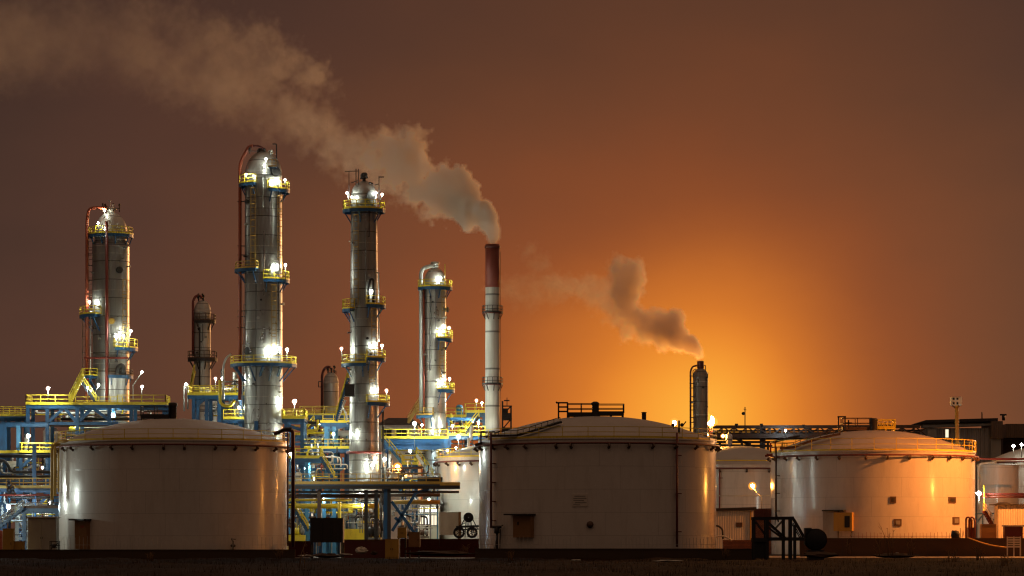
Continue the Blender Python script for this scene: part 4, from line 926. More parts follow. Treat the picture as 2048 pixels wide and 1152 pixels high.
cabinet('short ochre cabinet next to the tall ochre one', 28, 47, 1083, 1103, 331, 'ochre', 1.0, feats=('door',))
cabinet('pale grey-white container standing beside the brown-door tank', 55, 112, 1036, 1091, 334, 'panelgrey', 2.4, 'equipment_container', roof='cream')
g = MB(); Yq = 327
for x in (100, 117): 
    for dy in (0, .9): g.bar(W(x,1083,Yq) + Vector((0,dy,0)), Vector((X(x,Yq), Yq+dy, 0)), .08)
for y in (1083, 1091): g.bar(W(99,y,Yq), W(118,y,Yq), .08).bar(W(99,y,Yq) + Vector((0,.9,0)), W(118,y,Yq) + Vector((0,.9,0)), .08)
g.bar(W(103,1097,Yq), W(116,1086,Yq), .1).sphere(W(108,1092,Yq+.4), .25, 8).bar(W(103,1088,Yq), W(114,1096,Yq), .07)
solo(g, 'pipe_stand', MT['dark'], 'small dark metal stand at the corner of the pale container', 'stand')
solo(MB().lathe((X(1,340),340,0), [(.5,0),(.5,2.4),(.3,3.0),(.02,3.1)], 14), 'marker_bollard', MT['orange'], 'orange rounded bollard at the very edge behind the tall ochre cabinet', 'bollard')
c = cabinet('big dark brown skip on a black stand in the middle of the yard', 620, 686, 1037, 1085, 318, 'dark', 2.6, 'skip_container', legs=1, feats=(), trim='black')
for k in range(4): MB().box(X(622 + 20*k,318), X(624 + 20*k,318), 317.93, 317.99, Z(1083,318), Z(1039,318)).build('side_rib', MT['dark'], c)
cabinet('ochre double cabinet in front of the dark low wall', 770, 797, 1079, 1113, 316, 'ochre', 1.0)
cabinet('small ochre box above the double cabinet beside blue post', 795, 813, 1056, 1076, 330, 'ochre', .8, 'junction_cabinet', legs=1, feats=('doors',))
cabinet('brown upright cabinet before the dark red wall', 817, 840, 1065, 1094, 322, 'cabinet', .9, legs=1, feats=('door',))
kio = cabinet('cream kiosk before the pale tank, brown side panel', 878, 919, 1025, 1070, 366, 'cream', 2.0, 'kiosk', legs=1, feats=())
MB().box(X(917,365.9), X(922,365.9), 365.6, 367, 0, Z(1024,365.8)).build('side_panel', MT['cabinet'], kio)
# big black hose reel on its trolley
hr = thing('hose_reel', 'black hose reel with round head on a spindly trolley beside the largest tank', 'hose reel', (X(936,335), 335, 0)); Yq = 335
c_ = W(937,1035,Yq); MB().lathe((0,0,0),[(.02,0)],3)
def disc(mb, c, r, w, n=22):
    t = MB().lathe((0,0,0), [(.02,-w/2),(r*.9,-w/2),(r,-w/2+.08),(r,w/2-.08),(r*.9,w/2),(.02,w/2)], n); return mb.add([(c[0]+v[0], c[1]+v[2], c[2]+v[1]) for v in t.v], t.f, True)
def hoop(mb, c, r, th, n=20): return mb.path([(c[0]+r*math.cos(2*math.pi*k/n), c[1], c[2]+r*math.sin(2*math.pi*k/n)) for k in range(n+1)], th, 6, False)
disc(MB(), c_, S(10,Yq), .8).build('reel_head', MT['black'], hr)
g = MB()
for (xa,ya,xb,yb,w_) in ((928,1040,920,1056,.1),(946,1040,955,1057,.1),(932,1044,930,1075,.1),(942,1044,944,1075,.1),(912,1054,958,1052,.22),(936,1046,936,1074,.1),(910,1060,958,1058,.14),(930,1046,914,1054,.08),(946,1056,950,1076,.09),(922,1056,922,1074,.09)): g.bar(W(xa,ya,Yq), W(xb,yb,Yq), w_); g.bar(W(xa,ya,Yq+1), W(xb,yb,Yq+1), w_)
g.build('frame', MT['black'], hr)
for x, r in ((918, 9.5), (944, 9)):
    o = hoop(MB(), W(x,1065,Yq-.1), S(r,Yq), .13).build('wheel', MT['black'], hr); w = MB()
    for k in range(5): a = k*2*math.pi/5; w.bar(W(x,1065,Yq-.1), W(x + r*math.cos(a), 1065 + r*math.sin(a), Yq-.1), .07)
    w.build('spoke', MT['dark'], o)
# dark red low wall, paving, bund walls, kerbs
def slab(label, x0, x1, ytop, Y, dep, m, name='bund_wall', cat='wall', cope=True):
    a, b, z = X(x0,Y), X(x1,Y), Z(ytop,Y); root = thing(name, label, cat, ((a+b)/2, Y, 0))
    MB().box(a, b, Y, Y + dep, -.2, z - .09).build('wall_body', MT[m], root); MB().box(a - .02, b + .02, Y - .06, Y + dep + .06, z - .087, z).build('coping', MT[m], root)
    n = int((b - a) / 6); j = MB()
    for k in range(1, n + 1): x = a + (b-a)*k/(n+1); j.box(x - .02, x + .02, Y - .012, Y + .02, .05, z - .1)
    if n: j.build('joint', MT['dark'], root)
    return root
slab('long low concrete bund wall before the brown-door tank', -60, 590, 1099, 316, .4, 'conc')
slab('low concrete bund wall before the largest dark tank', 950, 1510, 1097, 303, .4, 'conc')
slab('higher concrete bund wall before the orange-lit tank', 1600, 2110, 1076, 360, .5, 'conc')
slab('dark low wall behind the ochre double cabinet', 688, 772, 1079, 330, .4, 'darkred', 'low_wall')
slab('dark red painted low wall before the cream kiosk', 800, 958, 1077.5, 342, .4, 'maroon', 'low_wall')
slab('short dark red wall between brown-door tank and skip', 577, 622, 1082, 338, .4, 'maroon', 'low_wall')
solo(MB().bar(W(810,1098,310), W(905,1094,312), .12, .25), 'red_kerb', MT['maroon'], 'thin red painted kerb lying before the dark red wall', 'kerb')
# picket fences along the tank feet
def fence(label, x0, x1, y0, y1, Y, m):
    b = MB(); px = x0; zt, zb = Z(y0,Y), Z(y1,Y)
    while px < x1:
        h = zt + RND.uniform(-.15,.1); x = X(px,Y); lean = RND.uniform(-.05,.05); b.bar((x,Y,zb - .3), (x + lean,Y,h), .035); px += 7.6 + RND.uniform(-1.2,1.2)
    b.bar((X(x0,Y),Y,zb + (zt-zb)*.35), (X(x1,Y),Y,zb + (zt-zb)*.35), .03)
    return solo(b, 'picket_fence', MT[m], label, 'fence')
fence('thin wire picket fence at the foot of the brown-door tank', 122, 576, 1073, 1099, 316.2, 'galv')
fence('thin wire picket fence at the foot of the largest dark tank', 962, 1432, 1075, 1097, 303.2, 'galv')
fence('rusty thin picket fence along the higher bund wall', 1700, 1905, 1065, 1076, 360.2, 'orange')
# shed, brick walls between the tanks
sh = thing('equipment_shed', 'pale ribbed shed with dark flat roof between largest and orange-lit tanks', 'shed', (X(1468,372), 373, 0)); Ys = 372
MB().box(X(1424,Ys), X(1508,Ys), Ys, Ys + 3, .4, Z(1021,Ys)).build('wall', MT['ribwhite'], sh); MB().add([W(1420,1022,Ys-.3), W(1513,1020,Ys-.3), W(1513,1014,Ys-.3), W(1420,1017,Ys-.3)] + [q + Vector((0,3.6,0)) for q in (W(1420,1022,Ys-.3), W(1513,1020,Ys-.3), W(1513,1014,Ys-.3), W(1420,1017,Ys-.3))], [(0,1,2,3),(7,6,5,4),(0,4,5,1),(1,5,6,2),(2,6,7,3),(3,7,4,0)]).build('roof', MT['dark'], sh)
MB().box(X(1472,Ys), X(1485,Ys), Ys - .06, Ys + .02, Z(1054,Ys), Z(1045,Ys)).build('vent', MT['brown'], sh); MB().box(X(1500,Ys), X(1502,Ys), Ys - .12, Ys, 0, Z(1021,Ys)).build('drain_pipe', MT['ochre'], sh); MB().box(X(1424,Ys), X(1508,Ys), Ys, Ys + 3, 0, .39).build('plinth', MT['conc'], sh)
solo(MB().box(X(1504,385), X(1552,385), 385, 385.4, 0, Z(1018,385)), 'brick_wall', MT['brick'], 'red brick wall glowing under the sodium lamp', 'wall')
solo(MB().box(X(1446,352), X(1512,352), 352, 352.4, 0, Z(1080,352)), 'brick_wall', MT['brick'], 'low red brick wall in front of the pale ribbed shed', 'wall')
g = MB()
for k in range(7): g.bar(W(1506,1018 + 2.5*k,384.6), W(1544,1017 + 2.4*k,384.6), .07)
for k in range(8): g.bar(W(1508 + 5*k,1017,384.5), W(1508 + 5*k,1036,384.5), .07)
solo(g, 'mesh_fence', MT['darkred'], 'thin dark red mesh fence before the glowing brick wall', 'fence')
pipe('pale hose humped in the gap by the low brick wall', [(1430,1075,0),(1440,1071,0),(1452,1074,0),(1464,1081,0)], .1, 'cream', 345, .6)
pipe('dark bent pipe beside the pale ribbed shed', [(1425,1050),(1437,1052),(1445,1058),(1446,1078)], .12, 'dark', 368, .5)
# black loading stair
ls = thing('loading_stair', 'black steel loading stair frame silhouetted before the orange-lit tank', 'stair', (X(1550,296), 296, 0)); Yq = 296
def bars(lst, m, name, par, dy=0, Yb=None):
    b = MB()
    for (xa,ya,xb,yb,w_) in lst: b.bar(W(xa,ya,Yb or Yq) + Vector((0,dy,0)), W(xb,yb,Yb or Yq) + Vector((0,dy,0)), w_)
    return b.build(name, MT[m], par)
for dy in (0, 1.6):
    for (x, yt, yb, w_) in ((1508.5,1036,1119,.26),(1534,1037,1119,.34),(1568,1037,1119,.18),(1582,1036,1119,.24),(1591,1050,1119,.16)): bars([(x,yt,x,yb,w_)], 'black', 'leg', ls, dy)
    bars([(1505,1037,1588,1036,.3),(1533,1078,1609,1078,.34),(1505,1080,1535,1080,.4)], 'black', 'beam', ls, dy)
    bars([(1535,1043,1572,1077,.18),(1512,1043,1532,1070,.1),(1535,1053,1568,1078,.1),(1552,1057,1566,1042,.08)], 'black', 'stringer', ls, dy)
    bars([(1588,1037,1609,1074,.16),(1586,1046,1604,1078,.1)], 'black', 'handrail', ls, dy)
t_ = MB()
for k in range(8): p = W(1536 + 4.6*k, 1044 + 4.2*k, Yq); t_.bar(p, p + Vector((0,1.6,0)), .3, .05)
t_.build('tread', MT['black'], ls); MB().box(X(1508,Yq), X(1534,Yq), Yq, Yq + 1.6, .1, Z(1080,Yq)).build('panel', MT['black'], ls)
bars([(1551,1024,1557,1044,.14),(1550,1050,1552,1024,.06)], 'dark', 'lever', ls)
rl = thing('cable_drum', 'large black round cable drum beside the loading stair', 'drum', (X(1630,300), 300, 0)); c_ = W(1631,1079,300)
for dy in (-.75, .75): disc(MB(), (c_[0], c_[1]+dy, c_[2]), S(22,300), .16, 28).build('flange', MT['black'], rl)
disc(MB(), c_, S(20,300), 1.3, 24).build('winding', MT['black'], rl); MB().box(X(1609,300), X(1622,300), 299.3, 300.7, Z(1090,300), Z(1056,300)).build('brake_box', MT['black'], rl)
MB().box(c_[0] - .8, c_[0] + .8, 299.2, 300.8, -.1, Z(1100,300)).build('cradle', MT['black'], rl)
# right end clutter
cabinet('orange-brown box with sloping top near the striped stair rails', 1963, 1993, 1049, 1076, 366, 'cabinet', 1.4, 'equipment_box', feats=())
cabinet('dark red box before the ribbed white shed', 2010, 2046, 1053, 1076, 364, 'darkred', 1.6, 'equipment_box', feats=(), roof='cream')
cabinet('small maroon box inside the red hoop', 1936, 1950, 1056, 1076, 365, 'darkred', 1.0, 'equipment_box', feats=())
wsd = thing('equipment_shed', 'ribbed white shed with dark humped roof vent at the picture edge', 'shed', (X(2030,378), 379, 0)); MB().box(X(1996,378), X(2100,378), 378, 381, 0, Z(1010,378)).build('wall', MT['ribwhite'], wsd)
MB().add([(X(1987,377.6), 377.6, Z(1010,378)), (X(2105,377.6), 377.6, Z(1010,378)), (X(2105,377.6), 377.6, Z(1010,378)+.12), (X(1987,377.6), 377.6, Z(1010,378)+.12)] + [(X(q,377.6), 381.4, Z(1010,378) + h) for q, h in ((1987,0),(2105,0),(2105,.12),(1987,.12))], [(0,1,2,3),(7,6,5,4),(0,4,5,1),(1,5,6,2),(2,6,7,3),(3,7,4,0)]).build('roof', MT['dark'], wsd)
MB().sphere(W(2007,1010,379.5), S(17,378), 16, 1, .8, .33).build('roof_hump', MT['dark'], wsd)
hp = MB()
for dx in (0, 7): hp.path(bend([W(1932 + dx,1076,362), W(1932 + dx,1037,362), W(1936 + dx,1034,362), W(1941 + dx,1036,362), W(1943 + dx,1042,362), W(1943 + dx,1076,362)], .35), .11, 7)
solo(hp, 'guard_hoop', MT['red'], 'pair of red bent pipe hoops at the bund wall end', 'guard rail')
stair('stair with pale striped handrails beside the slim pale green tank', W(1999,1076,382), W(1968,1022,382), 1.4, 'darkred', 'cream', tread='red')
steel('blue framed grating screen in the gap beside the orange-lit tank', 398, 1.5, [(1951,1026),(1966,1026),(1982,1026),(1994,1026)], [], [(1950,1027,1995,1027),(1952,1048,1966,1030),(1982,1048,1994,1030)], w=.2, bw=.2)
b_ = MB().lathe((X(1911,359.4),359.4,Z(1076,359.4)), [(.02,0),(.5,0),(.52,.5),(.42,.8),(.2,.9),(.02,.92)], 14); b_.path(bend([W(1902,1073,359.4),W(1904,1060,359.4),W(1918,1066,359.4)],.2),.04,5).bar(W(1921,1076,359.4), W(1920.5,1056,359.4), .06).path([W(1924,1076,359.4), W(1926,1060,359.4), W(1928,1072,359.4)], .04, 5)
solo(b_, 'submersible_pump', MT['black'], 'small black pump with bent handle on the higher bund wall', 'pump')
cr = thing('wire_crate', 'pale slatted crate leaning on the bund wall at the picture edge', 'crate', (X(2030,352), 352, 0))
for k in range(5): MB().box(X(2014,352), X(2042,352), 352, 352.05, Z(1095 - 4.6*k,352), Z(1092.2 - 4.6*k,352)).build('slat', MT['cream'], cr)
for x in (2015, 2028, 2041): MB().box(X(x-1.2,352), X(x+1.2,352), 352.055, 352.12, -.05, Z(1073,352)).build('post', MT['cream'], cr)
pipe('slack tan hose hanging over the higher bund wall', [(1935,1075,0),(1948,1080,-.5),(1968,1087,-1),(1990,1092,-1.5),(2014,1095,-2)], .07, 'ochre', 358.5, 2)
cabinet('panel of cream sheet behind the small maroon box', 1937, 1946, 1040, 1057, 371, 'ochre', .4, 'equipment_box', feats=())
# floodlight mast, sodium post, mercury post
fm = thing('floodlight_mast', 'tall tan mast with unlit square floodlight box, behind the orange-lit tank', 'lamp', (X(1916,412), 412, 0)); Yq = 412
MB().tube((X(1917,Yq), Yq, 0), W(1913.5,812,Yq), .36, 12, .26).build('mast', MT['ochre'], fm); MB().box(X(1901,Yq), X(1923,Yq), Yq - .6, Yq + .5, Z(811,Yq), Z(794,Yq)).build('light_box', MT['cream'], fm)
for x in (1906, 1913.5):
    for y in (798, 807): MB().box(X(x-1.9,Yq), X(x+1.9,Yq), Yq - .68, Yq - .6, Z(y+2.2,Yq), Z(y-2.2,Yq)).build('lens', MT['black'], fm)
MB().bar(W(1914,815,Yq), W(1921,809,Yq), .25).bar(W(1914,818,Yq), W(1904,811,Yq), .18).build('bracket', MT['brown'], fm)
# foreground clutter
def rock(label, px, py, w, h, Y, m, seed, name='rubble_block', cat='rubble'):
    R_ = random.Random(seed); b = MB(); n = 12; k = 6; vs = []
    for i in range(k + 1):
        for j in range(n):
            t = math.pi * i / k; a = 2*math.pi*j/n; q = 1 + R_.uniform(-.22,.22)
            vs.append((X(px,Y) + S(w/2,Y)*q*math.sin(t)*math.cos(a), Y + S(w/2,Y)*.7*q*math.sin(t)*math.sin(a), Z(py,Y) + S(h,Y)*(.5 - .5*math.cos(math.pi - t))*q))
    b.add(vs, [(i*n+j, i*n+(j+1)%n, (i+1)*n+(j+1)%n, (i+1)*n+j) for i in range(k) for j in range(n)], False); return solo(b, name, MT[m], label, cat)
rock('pale full sack lying before the dark low wall', 723, 1108, 24, 13, 305, 'cream', 3, 'sack', 'sack')
rock('small dark rubble lump next to the pale sack', 748, 1110, 14, 8, 304, 'conc', 4)
rock('flat pale sheet of rubble below the skip', 615, 1113, 40, 3, 300, 'cream', 5, 'debris_sheet', 'debris')
rock('low grey slab lying before the skip stand', 690, 1111, 30, 3.5, 302, 'panelgrey', 6, 'debris_sheet', 'debris')
rock('dark heap of earth below the skip', 655, 1116, 60, 9, 290, 'conc', 7, 'earth_heap', 'earth heap')
rock('broad dark heap before the red kerb', 880, 1112, 130, 10, 290, 'conc', 8, 'earth_heap', 'earth heap')
rock('pale plank-like slab on the dark ground before the largest tank', 1335, 1124, 56, 4, 250, 'panelgrey', 9, 'debris_sheet', 'debris')
rock('little pale stone on the dark ground before the largest tank', 1152, 1122, 20, 3, 250, 'panelgrey', 10)
rock('pale stone near the dry stalks', 1795, 1112, 12, 6, 330, 'cream', 11)
rock('dark mound at the foot of the cable drum', 1640, 1116, 70, 12, 285, 'conc', 12, 'earth_heap', 'earth heap')
rock('dark mound under the dry stalks', 1790, 1116, 90, 9, 310, 'conc', 13, 'earth_heap', 'earth heap')
def weed(label, px, py, h, Y, n, seed, m='drystalk', grp=None):
    R_ = random.Random(seed); b = MB(); o = Vector((X(px,Y), Y, Z(py,Y)))
    for i in range(n):
        a = R_.uniform(0, 6.28); hh = S(h,Y)*R_.uniform(.45,1); p = o + Vector((R_.uniform(-.3,.3), R_.uniform(-.3,.3), 0)); l = R_.uniform(.02,.3)*hh
        q = p + Vector((math.cos(a)*l*.4, math.sin(a)*l*.4, hh*.6)); e = p + Vector((math.cos(a)*l, math.sin(a)*l, hh)); b.path([p, q, e], [.035,.025,.01], 4)
        for j in range(4): t = R_.uniform(.4,1); c = p.lerp(e, t); b.bar(c, c + Vector((R_.uniform(-.3,.3), R_.uniform(-.2,.2), R_.uniform(.05,.3))), .025)
    return solo(b, 'dry_weed', MT[m], label, 'plant', grp)
MT['drystalk'] = paint('dry_stalk', (.17,.10,.045), .8, amt=.3, bmp=0); MT['grassdark'] = paint('dark_grass', (.020,.012,.005), .85, amt=.4, bmp=0)
for k, (px, py, h, Y, n, lb) in enumerate((
    (1782,1112,72,300,5,'tall dry stalks sticking up over the higher bund wall'), (1822,1110,48,300,4,'dry stalk pair standing right of the tallest dry stalks'.replace('right of','just past')),
    (1700,1110,52,298,4,'dry weed below the wall cabinet of the orange-lit tank'), (1758,1114,36,290,6,'bushy dry weed at the foot of the higher bund wall'),
    (604,1140,60,215,2,'single thin reed rising in front of the skip and first tank'), (1960,1120,34,270,7,'dry tuft before the slack tan hose'),
    (1905,1130,30,240,6,'sparse dry tuft before the small black pump'), (300,1125,24,270,9,'low dry weed before the brown-door tank'),
    (560,1118,20,290,9,'ragged weed at the end of the long low bund wall'), (930,1108,18,300,10,'grassy weed before the hose reel'),
    (1020,1122,22,260,9,'small weed below the outlet valve of the largest tank'), (1450,1116,20,285,8,'weed at the bund wall before the low brick wall'), (2010,1135,30,220,7,'dry weed before the slatted crate'))):
    weed(lb, px, py, h, Y, n, 40 + k)
# ------------------------------------------------------------------ lamps (every lamp the photo shows lit)
LP = [  # px, py, Y, colour, foot row, foot dx, radius, label
 (96,777,396,'w',806,0,.42,'white starry lamp on a straight pole at the end of the long blue deck'),
 (57,872,385,'w',903,0,.42,'white starry lamp over the small blue deck by the tank edge'),
 (17,1014,374,'c',1045,-6,.5,'bluish starry lamp beside the blue stair'),
 (179,604,408,'w',630,0,.24,'white lamp on the bracket platform halfway up the thick rounded column'),
 (197,770,403,'w',795,-6,.26,'white lamp on a slanted pole at the foot of the thick rounded column'),
 (175,776,399,'c',800,0,.22,'faint bluish lamp beside the bright yellow stair'),
 (284,744,400,'w',800,-18,.22,'upper white lamp on a bent pole beside the thick rounded column'),
 (284,773,398,'w',806,0,.26,'white lamp under the bent-pole lamp at the thick rounded column'),
 (262,662,407,'w',697,-4,.26,'white lamp on the side platform of the thick rounded column'),
 (247,672,406.2,'w',697,0,.22,'white lamp close against the shell of the thick rounded column'),
 (209,420,408.6,'d',447,0,.24,'white lamp at the very head of the thick rounded column'),
 (196,446,407,'d',468,0,.2,'small lamp on the head platform of the thick rounded column'),
 (431,757,406,'w',787,0,.28,'white lamp on the blue two-storey frame'),
 (372,768,404,'d',787,0,.22,'small lamp at the end of the blue two-storey frame'),
 (444,757,405,'w',787,6,.24,'white lamp right beside the tall pale pipe on the two-storey frame'.replace('right beside','touching')),
 (478,815,402,'w',836,0,.26,'white lamp glaring behind a blue post under the two-storey frame'),
 (532,318,396.6,'w',335,0,.22,'white lamp high on the domed head of the tallest column'),
 (556,362,397,'w',381,0,.24,'white lamp on the shell side of the top bracket platform, tallest column'),
 (570,360,398.4,'w',381,0,.24,'white lamp at the outer rail of the top bracket platform, tallest column'),
 (492,349,397,'d',369,0,.22,'white lamp on the red pipe side of the tallest column head'),
 (550,534,396.4,'w',561,0,.26,'white lamp by the shell at mid height of the tallest column'),
 (571,530,398,'w',561,0,.26,'white starry lamp at the rail, mid height of the tallest column'),
 (542,703,396.2,'w',729,0,.32,'glaring white lamp on the wide platform of the tallest column'),
 (560,697,396.8,'w',729,0,.26,'second white lamp on the wide platform of the tallest column'),
 (574,699,398,'w',729,0,.28,'white starry lamp at the rail end of the wide platform'),
 (589,803,399,'w',834,0,.46,'big white starry lamp over the short blue deck of the tallest column'),
 (638,848,424,'w',868,0,.3,'white lamp pair member above the dark blue level'),
 (606,860,398,'w',893,0,.26,'white lamp on a pole over the yellow railed mid deck'),
 (667,868,398,'w',894,0,.28,'white starry lamp between the blue posts by the crown-platform column'),
 (648,999,384,'d',1020,0,.28,'dim round lamp just above the brown skip'),
 (694,386,393,'w',420,4,.22,'white lamp at the rail of the crown platform opposite the lamp pair'),
 (703,394,393.2,'d',420,0,.2,'lamp by the shell on the crown platform, nearer the lone rail lamp'),
 (752,386,393.2,'w',420,0,.22,'inner lamp of the pair on the crown platform'),
 (764,389,394.4,'w',420,-5,.22,'outer lamp of the pair on the crown platform'),
 (744,583,393,'w',611,0,.24,'white lamp on the upper bracket platform of the crown-platform column'),
 (683,697,394,'w',728,3,.26,'white lamp at the rail, middle platform of the crown-platform column'),
 (749,691,393,'w',717,0,.22,'inner white lamp on the opposite middle platform, crown-platform column'),
 (764,691,394,'w',717,0,.26,'outer white lamp on the opposite middle platform, crown-platform column'),
 (755,779,393,'d',806,0,.22,'inner warm lamp on the lowest platform of the crown-platform column'),
 (773,781,394,'w',806,0,.28,'outer white lamp on the lowest platform of the crown-platform column'),
 (703,868,392.6,'w',893,0,.24,'white lamp against the shell where the mid deck meets the crown-platform column'),
 (745,930,391.4,'w',965,0,.34,'glaring white lamp at the foot of the crown-platform column'),
 (770,918,394,'w',960,0,.28,'white lamp just above the orange sodium lamp'),
 (795,934,396,'s',966,6,.5,'orange starry sodium lamp over the pipe bridge'),
 (881,664,417.8,'w',678,0,.28,'white lamp by the shell on the middle platform of the slim bright column'),
 (898,656,419,'w',678,0,.26,'white lamp at the rail on the middle platform of the slim bright column'),
 (883,768,417.8,'w',780,0,.28,'white lamp by the shell on the lower platform of the slim bright column'),
 (899,758,419,'w',780,0,.26,'white lamp at the rail on the lower platform of the slim bright column'),
 (881,556,418,'w',575,0,.24,'white lamp on the head platform of the slim bright column'),
 (829,847,411,'w',905,0,.44,'white starry lamp on a pole over the wide blue deck'),
 (844,850,416,'d',874,0,.24,'small lamp behind the starry lamp of the wide blue deck'),
 (820,902,408,'c',927,2,.30,'bluish starry lamp under the wide blue deck'),
 (917,873,411,'w',905,0,.44,'white starry lamp hanging over the pale tank'),
 (912,896,407,'d',915,0,.24,'dim lamp close to the rim of the pale tank'),
 (895,901,405,'s',915,0,.20,'orange lamp on the pale tank rim'),
 (953,801,425,'w',822,0,.26,'taller lamp on the high deck beside the chimney'),
 (964,806,425,'d',822,0,.24,'shorter warm lamp on the high deck beside the chimney'),
 (946,845,414,'w',868,0,.28,'white lamp of the close pair at the chimney foot, further from the chimney'),
 (957,845,414,'w',868,0,.28,'white lamp of the close pair at the chimney foot, nearer the chimney'),
 (905,852,418,'d',868,0,.24,'small lamp between slim bright column and chimney'),
 (1571,861,516,'c',872,0,.30,'cold blue lamp inside the truss bridge'),
 (1505,972,392,'s',1018,18,.44,'orange starry sodium lamp before the dim beige tank'),
 (1958,987,402,'w',1026,0,.55,'white starry lamp in the gap beside the orange-lit tank'),
 (2027,892,425,'d',915,0,.36,'round white lamp on the rim of the cream tank'),
 (2043,889,432,'d',915,0,.34,'second round lamp further along the cream tank rim'),
 (628,957,378,'d',966,0,.2,'small lamp on the pipe bridge walkway among yellow rails'),
 (610,935,398,'w',960,0,.24,'lamp hidden under the low blue deck'),
 (583,907,362,'w',1090,0,.5,'glaring lamp behind the bright yellow rail next to the brown-door tank'),
 (100,1005,381,'d',1014,0,.24,'lamp on the blue landing near the edge of the brown-door tank'),
 (80,1040,386,'c',1070,0,.28,'cool lamp behind the pale container'),
 (85,935,392,'w',960,0,.28,'lamp under the small blue deck, behind the rack pipes'),
 (725,1010,379,'d',1066,0,.26,'lamp between dark posts of the pipe bridge'),
 (858,1000,391,'w',1008,0,.28,'lamp over the lit workshop windows'),
 (720,985,384,'w',1066,0,.24,'lamp below the pipe bridge by the silver skirt'),
 (600,1010,392,'d',1060,0,.26,'lamp under the pipe bridge beside the brown-door tank'),
 (830,985,386,'d',1066,0,.26,'lamp behind the crossing blue braces'),
 (1349,846,470,'s',880,0,.62,'orange lamp peeping over the largest dark tank roof'),
 (1414,869,500,'s',885,0,.4,'orange lamp low behind the smoking vessel foot'),
 (1446,872,500,'s',890,0,.34,'orange lamp inside the rack near the flare'),
 (150,842,404,'w',864,0,.28,'lamp beneath the long blue deck frame'),
 (225,830,402,'w',850,0,.28,'lamp beneath the long blue deck at the thick column'),
]
def Z0(Y): return H0 + CZ * F / Y      # photo row of the ground at distance Y
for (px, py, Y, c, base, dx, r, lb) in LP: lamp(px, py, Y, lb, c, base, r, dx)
# the flare burning behind the pipe rack
fl = thing('gas_flare', 'blazing orange flare at the foot of the smoking vessel', 'flare', W(1422,890,468)); p = W(1422,846,468)
MB().tube(W(1422,890,468), p, .3, 10).build('flare_tip', MT['darkred'], fl)
fm_ = MB().lathe((p.x, p.y, p.z), [(.15,-.42),(.4,-.18),(.48,.1),(.36,.4),(.17,.72),(.03,1.0)], 14)
Rf = random.Random(4); fm_.v = [(x + (z - p.z + .4)*.28*math.sin(3*(z-p.z)) + Rf.uniform(-.07,.07), y, z + Rf.uniform(-.1,.1)) for x, y, z in fm_.v]; fm_.build('flame', LAMP['f'], fl)
of_ = MB().lathe((p.x, p.y + .9, p.z), [(.2,-.6),(.7,-.3),(.95,.1),(.8,.6),(.45,1.1),(.2,1.5),(.03,1.9)], 14); of_.v = [(x + (z - p.z + .4)*.3*math.sin(2.4*(z-p.z)+1) + Rf.uniform(-.1,.1), y, z + Rf.uniform(-.12,.12)) for x, y, z in of_.v]; of_.build('outer_flame', LAMP['fo'], fl)
# sodium street lamp standing just past the frame edge, lighting the last big tank
for (px, py, Y, lb, pw) in ((2190,720,364,'very tall sodium mast lamp standing beyond the bund wall end','k'),):
    rt = thing('street_lamp', lb, 'lamp', (X(px,Y), Y, 0)); q = W(px,py,Y)
    MB().path(bend([(q.x + 1.6, q.y, 0), (q.x + 1.6, q.y, q.z + .6), (q.x, q.y, q.z + .5)], .8), .1, 8).build('pole', MT['galv'], rt)
    MB().lathe((q.x,q.y,q.z), [(.1,.6),(.8,.5),(1.0,-.25),(.97,-.25),(.77,.45),(.05,.5)], 20).build('lamp_hood', MT['galv'], rt); MB().sphere((q.x,q.y,q.z), .4, 10).build('bulb', LAMP[pw], rt)

for (px, py, Y, lb, r) in ((-107,975,350,'white plant lamp on a mast past the blue stair',.75),(-205,990,341,'second white plant lamp on a mast past the blue stair',.75),(-52,1010,348,'low white plant lamp past the tall ochre cabinet',.3)):
    lamp(px, py, Y, lb, 'w', Z0(Y), r)
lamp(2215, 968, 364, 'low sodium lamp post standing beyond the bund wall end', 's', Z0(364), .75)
# ------------------------------------------------------------------ ground
def ground():
    R_ = random.Random(5); b = MB()
    ys = [-40, 60, 110] + [130 + 4*k for k in range(48)] + [330, 350, 380, 420, 480, 600, 900, 1600, 3200]
    xs = [-1500, -700, -300, -150, -100] + [-75 + 1.9*k for k in range(80)] + [100, 150, 300, 700, 1500]
    from mathutils import noise as mn
    for y in ys:
        for x in xs:
            h = 0
            if 120 < y < 316 and abs(x) < 90: h = .28*mn.fractal(Vector((x*.16, y*.07, 3)), .6, 2.1, 5) + .12*mn.noise(Vector((x*.7, y*.5, 9)))
            b.v.append((x, y, h - (.05 if y < 316 else 0)))
    n = len(xs)
    for i in range(len(ys)-1):
        for j in range(n-1): b.f.append((i*n+j, i*n+j+1, (i+1)*n+j+1, (i+1)*n+j)); b.sm.append(True)
    m, t, p = nt('dark_earth'); v = mapping(t, (1,1,1)); a = noise(t, .35, v, 8, .7); c = noise(t, 4, v, 6, .7)
    L(t, mixc(t, rng(t, a, .35, .65, 0, 1), (.010,.0038,.0018), (.030,.0125,.006)), p.inputs['Base Color']); p.inputs['Roughness'].default_value = .95; p.inputs['Specular IOR Level'].default_value = .03; bump(t, p, c, .9, .2)
    o = b.build('ground', m); o['kind'] = 'structure'
ground()
m, t, p = nt('yard_concrete'); v = mapping(t, (1,1,1)); a = noise(t, .3, v, 6, .65)
L(t, mixc(t, a, (.13,.10,.07), (.3,.25,.19)), p.inputs['Base Color']); p.inputs['Roughness'].default_value = .7; p.inputs['Specular IOR Level'].default_value = .2
o = MB().box(-90, 90, 331, 520, -.3, .02).build('yard_paving', m); o['kind'] = 'structure'
o = MB().box(X(798,312), X(960,312), 308, 331, -.3, .03).build('yard_apron', m); o['kind'] = 'structure'
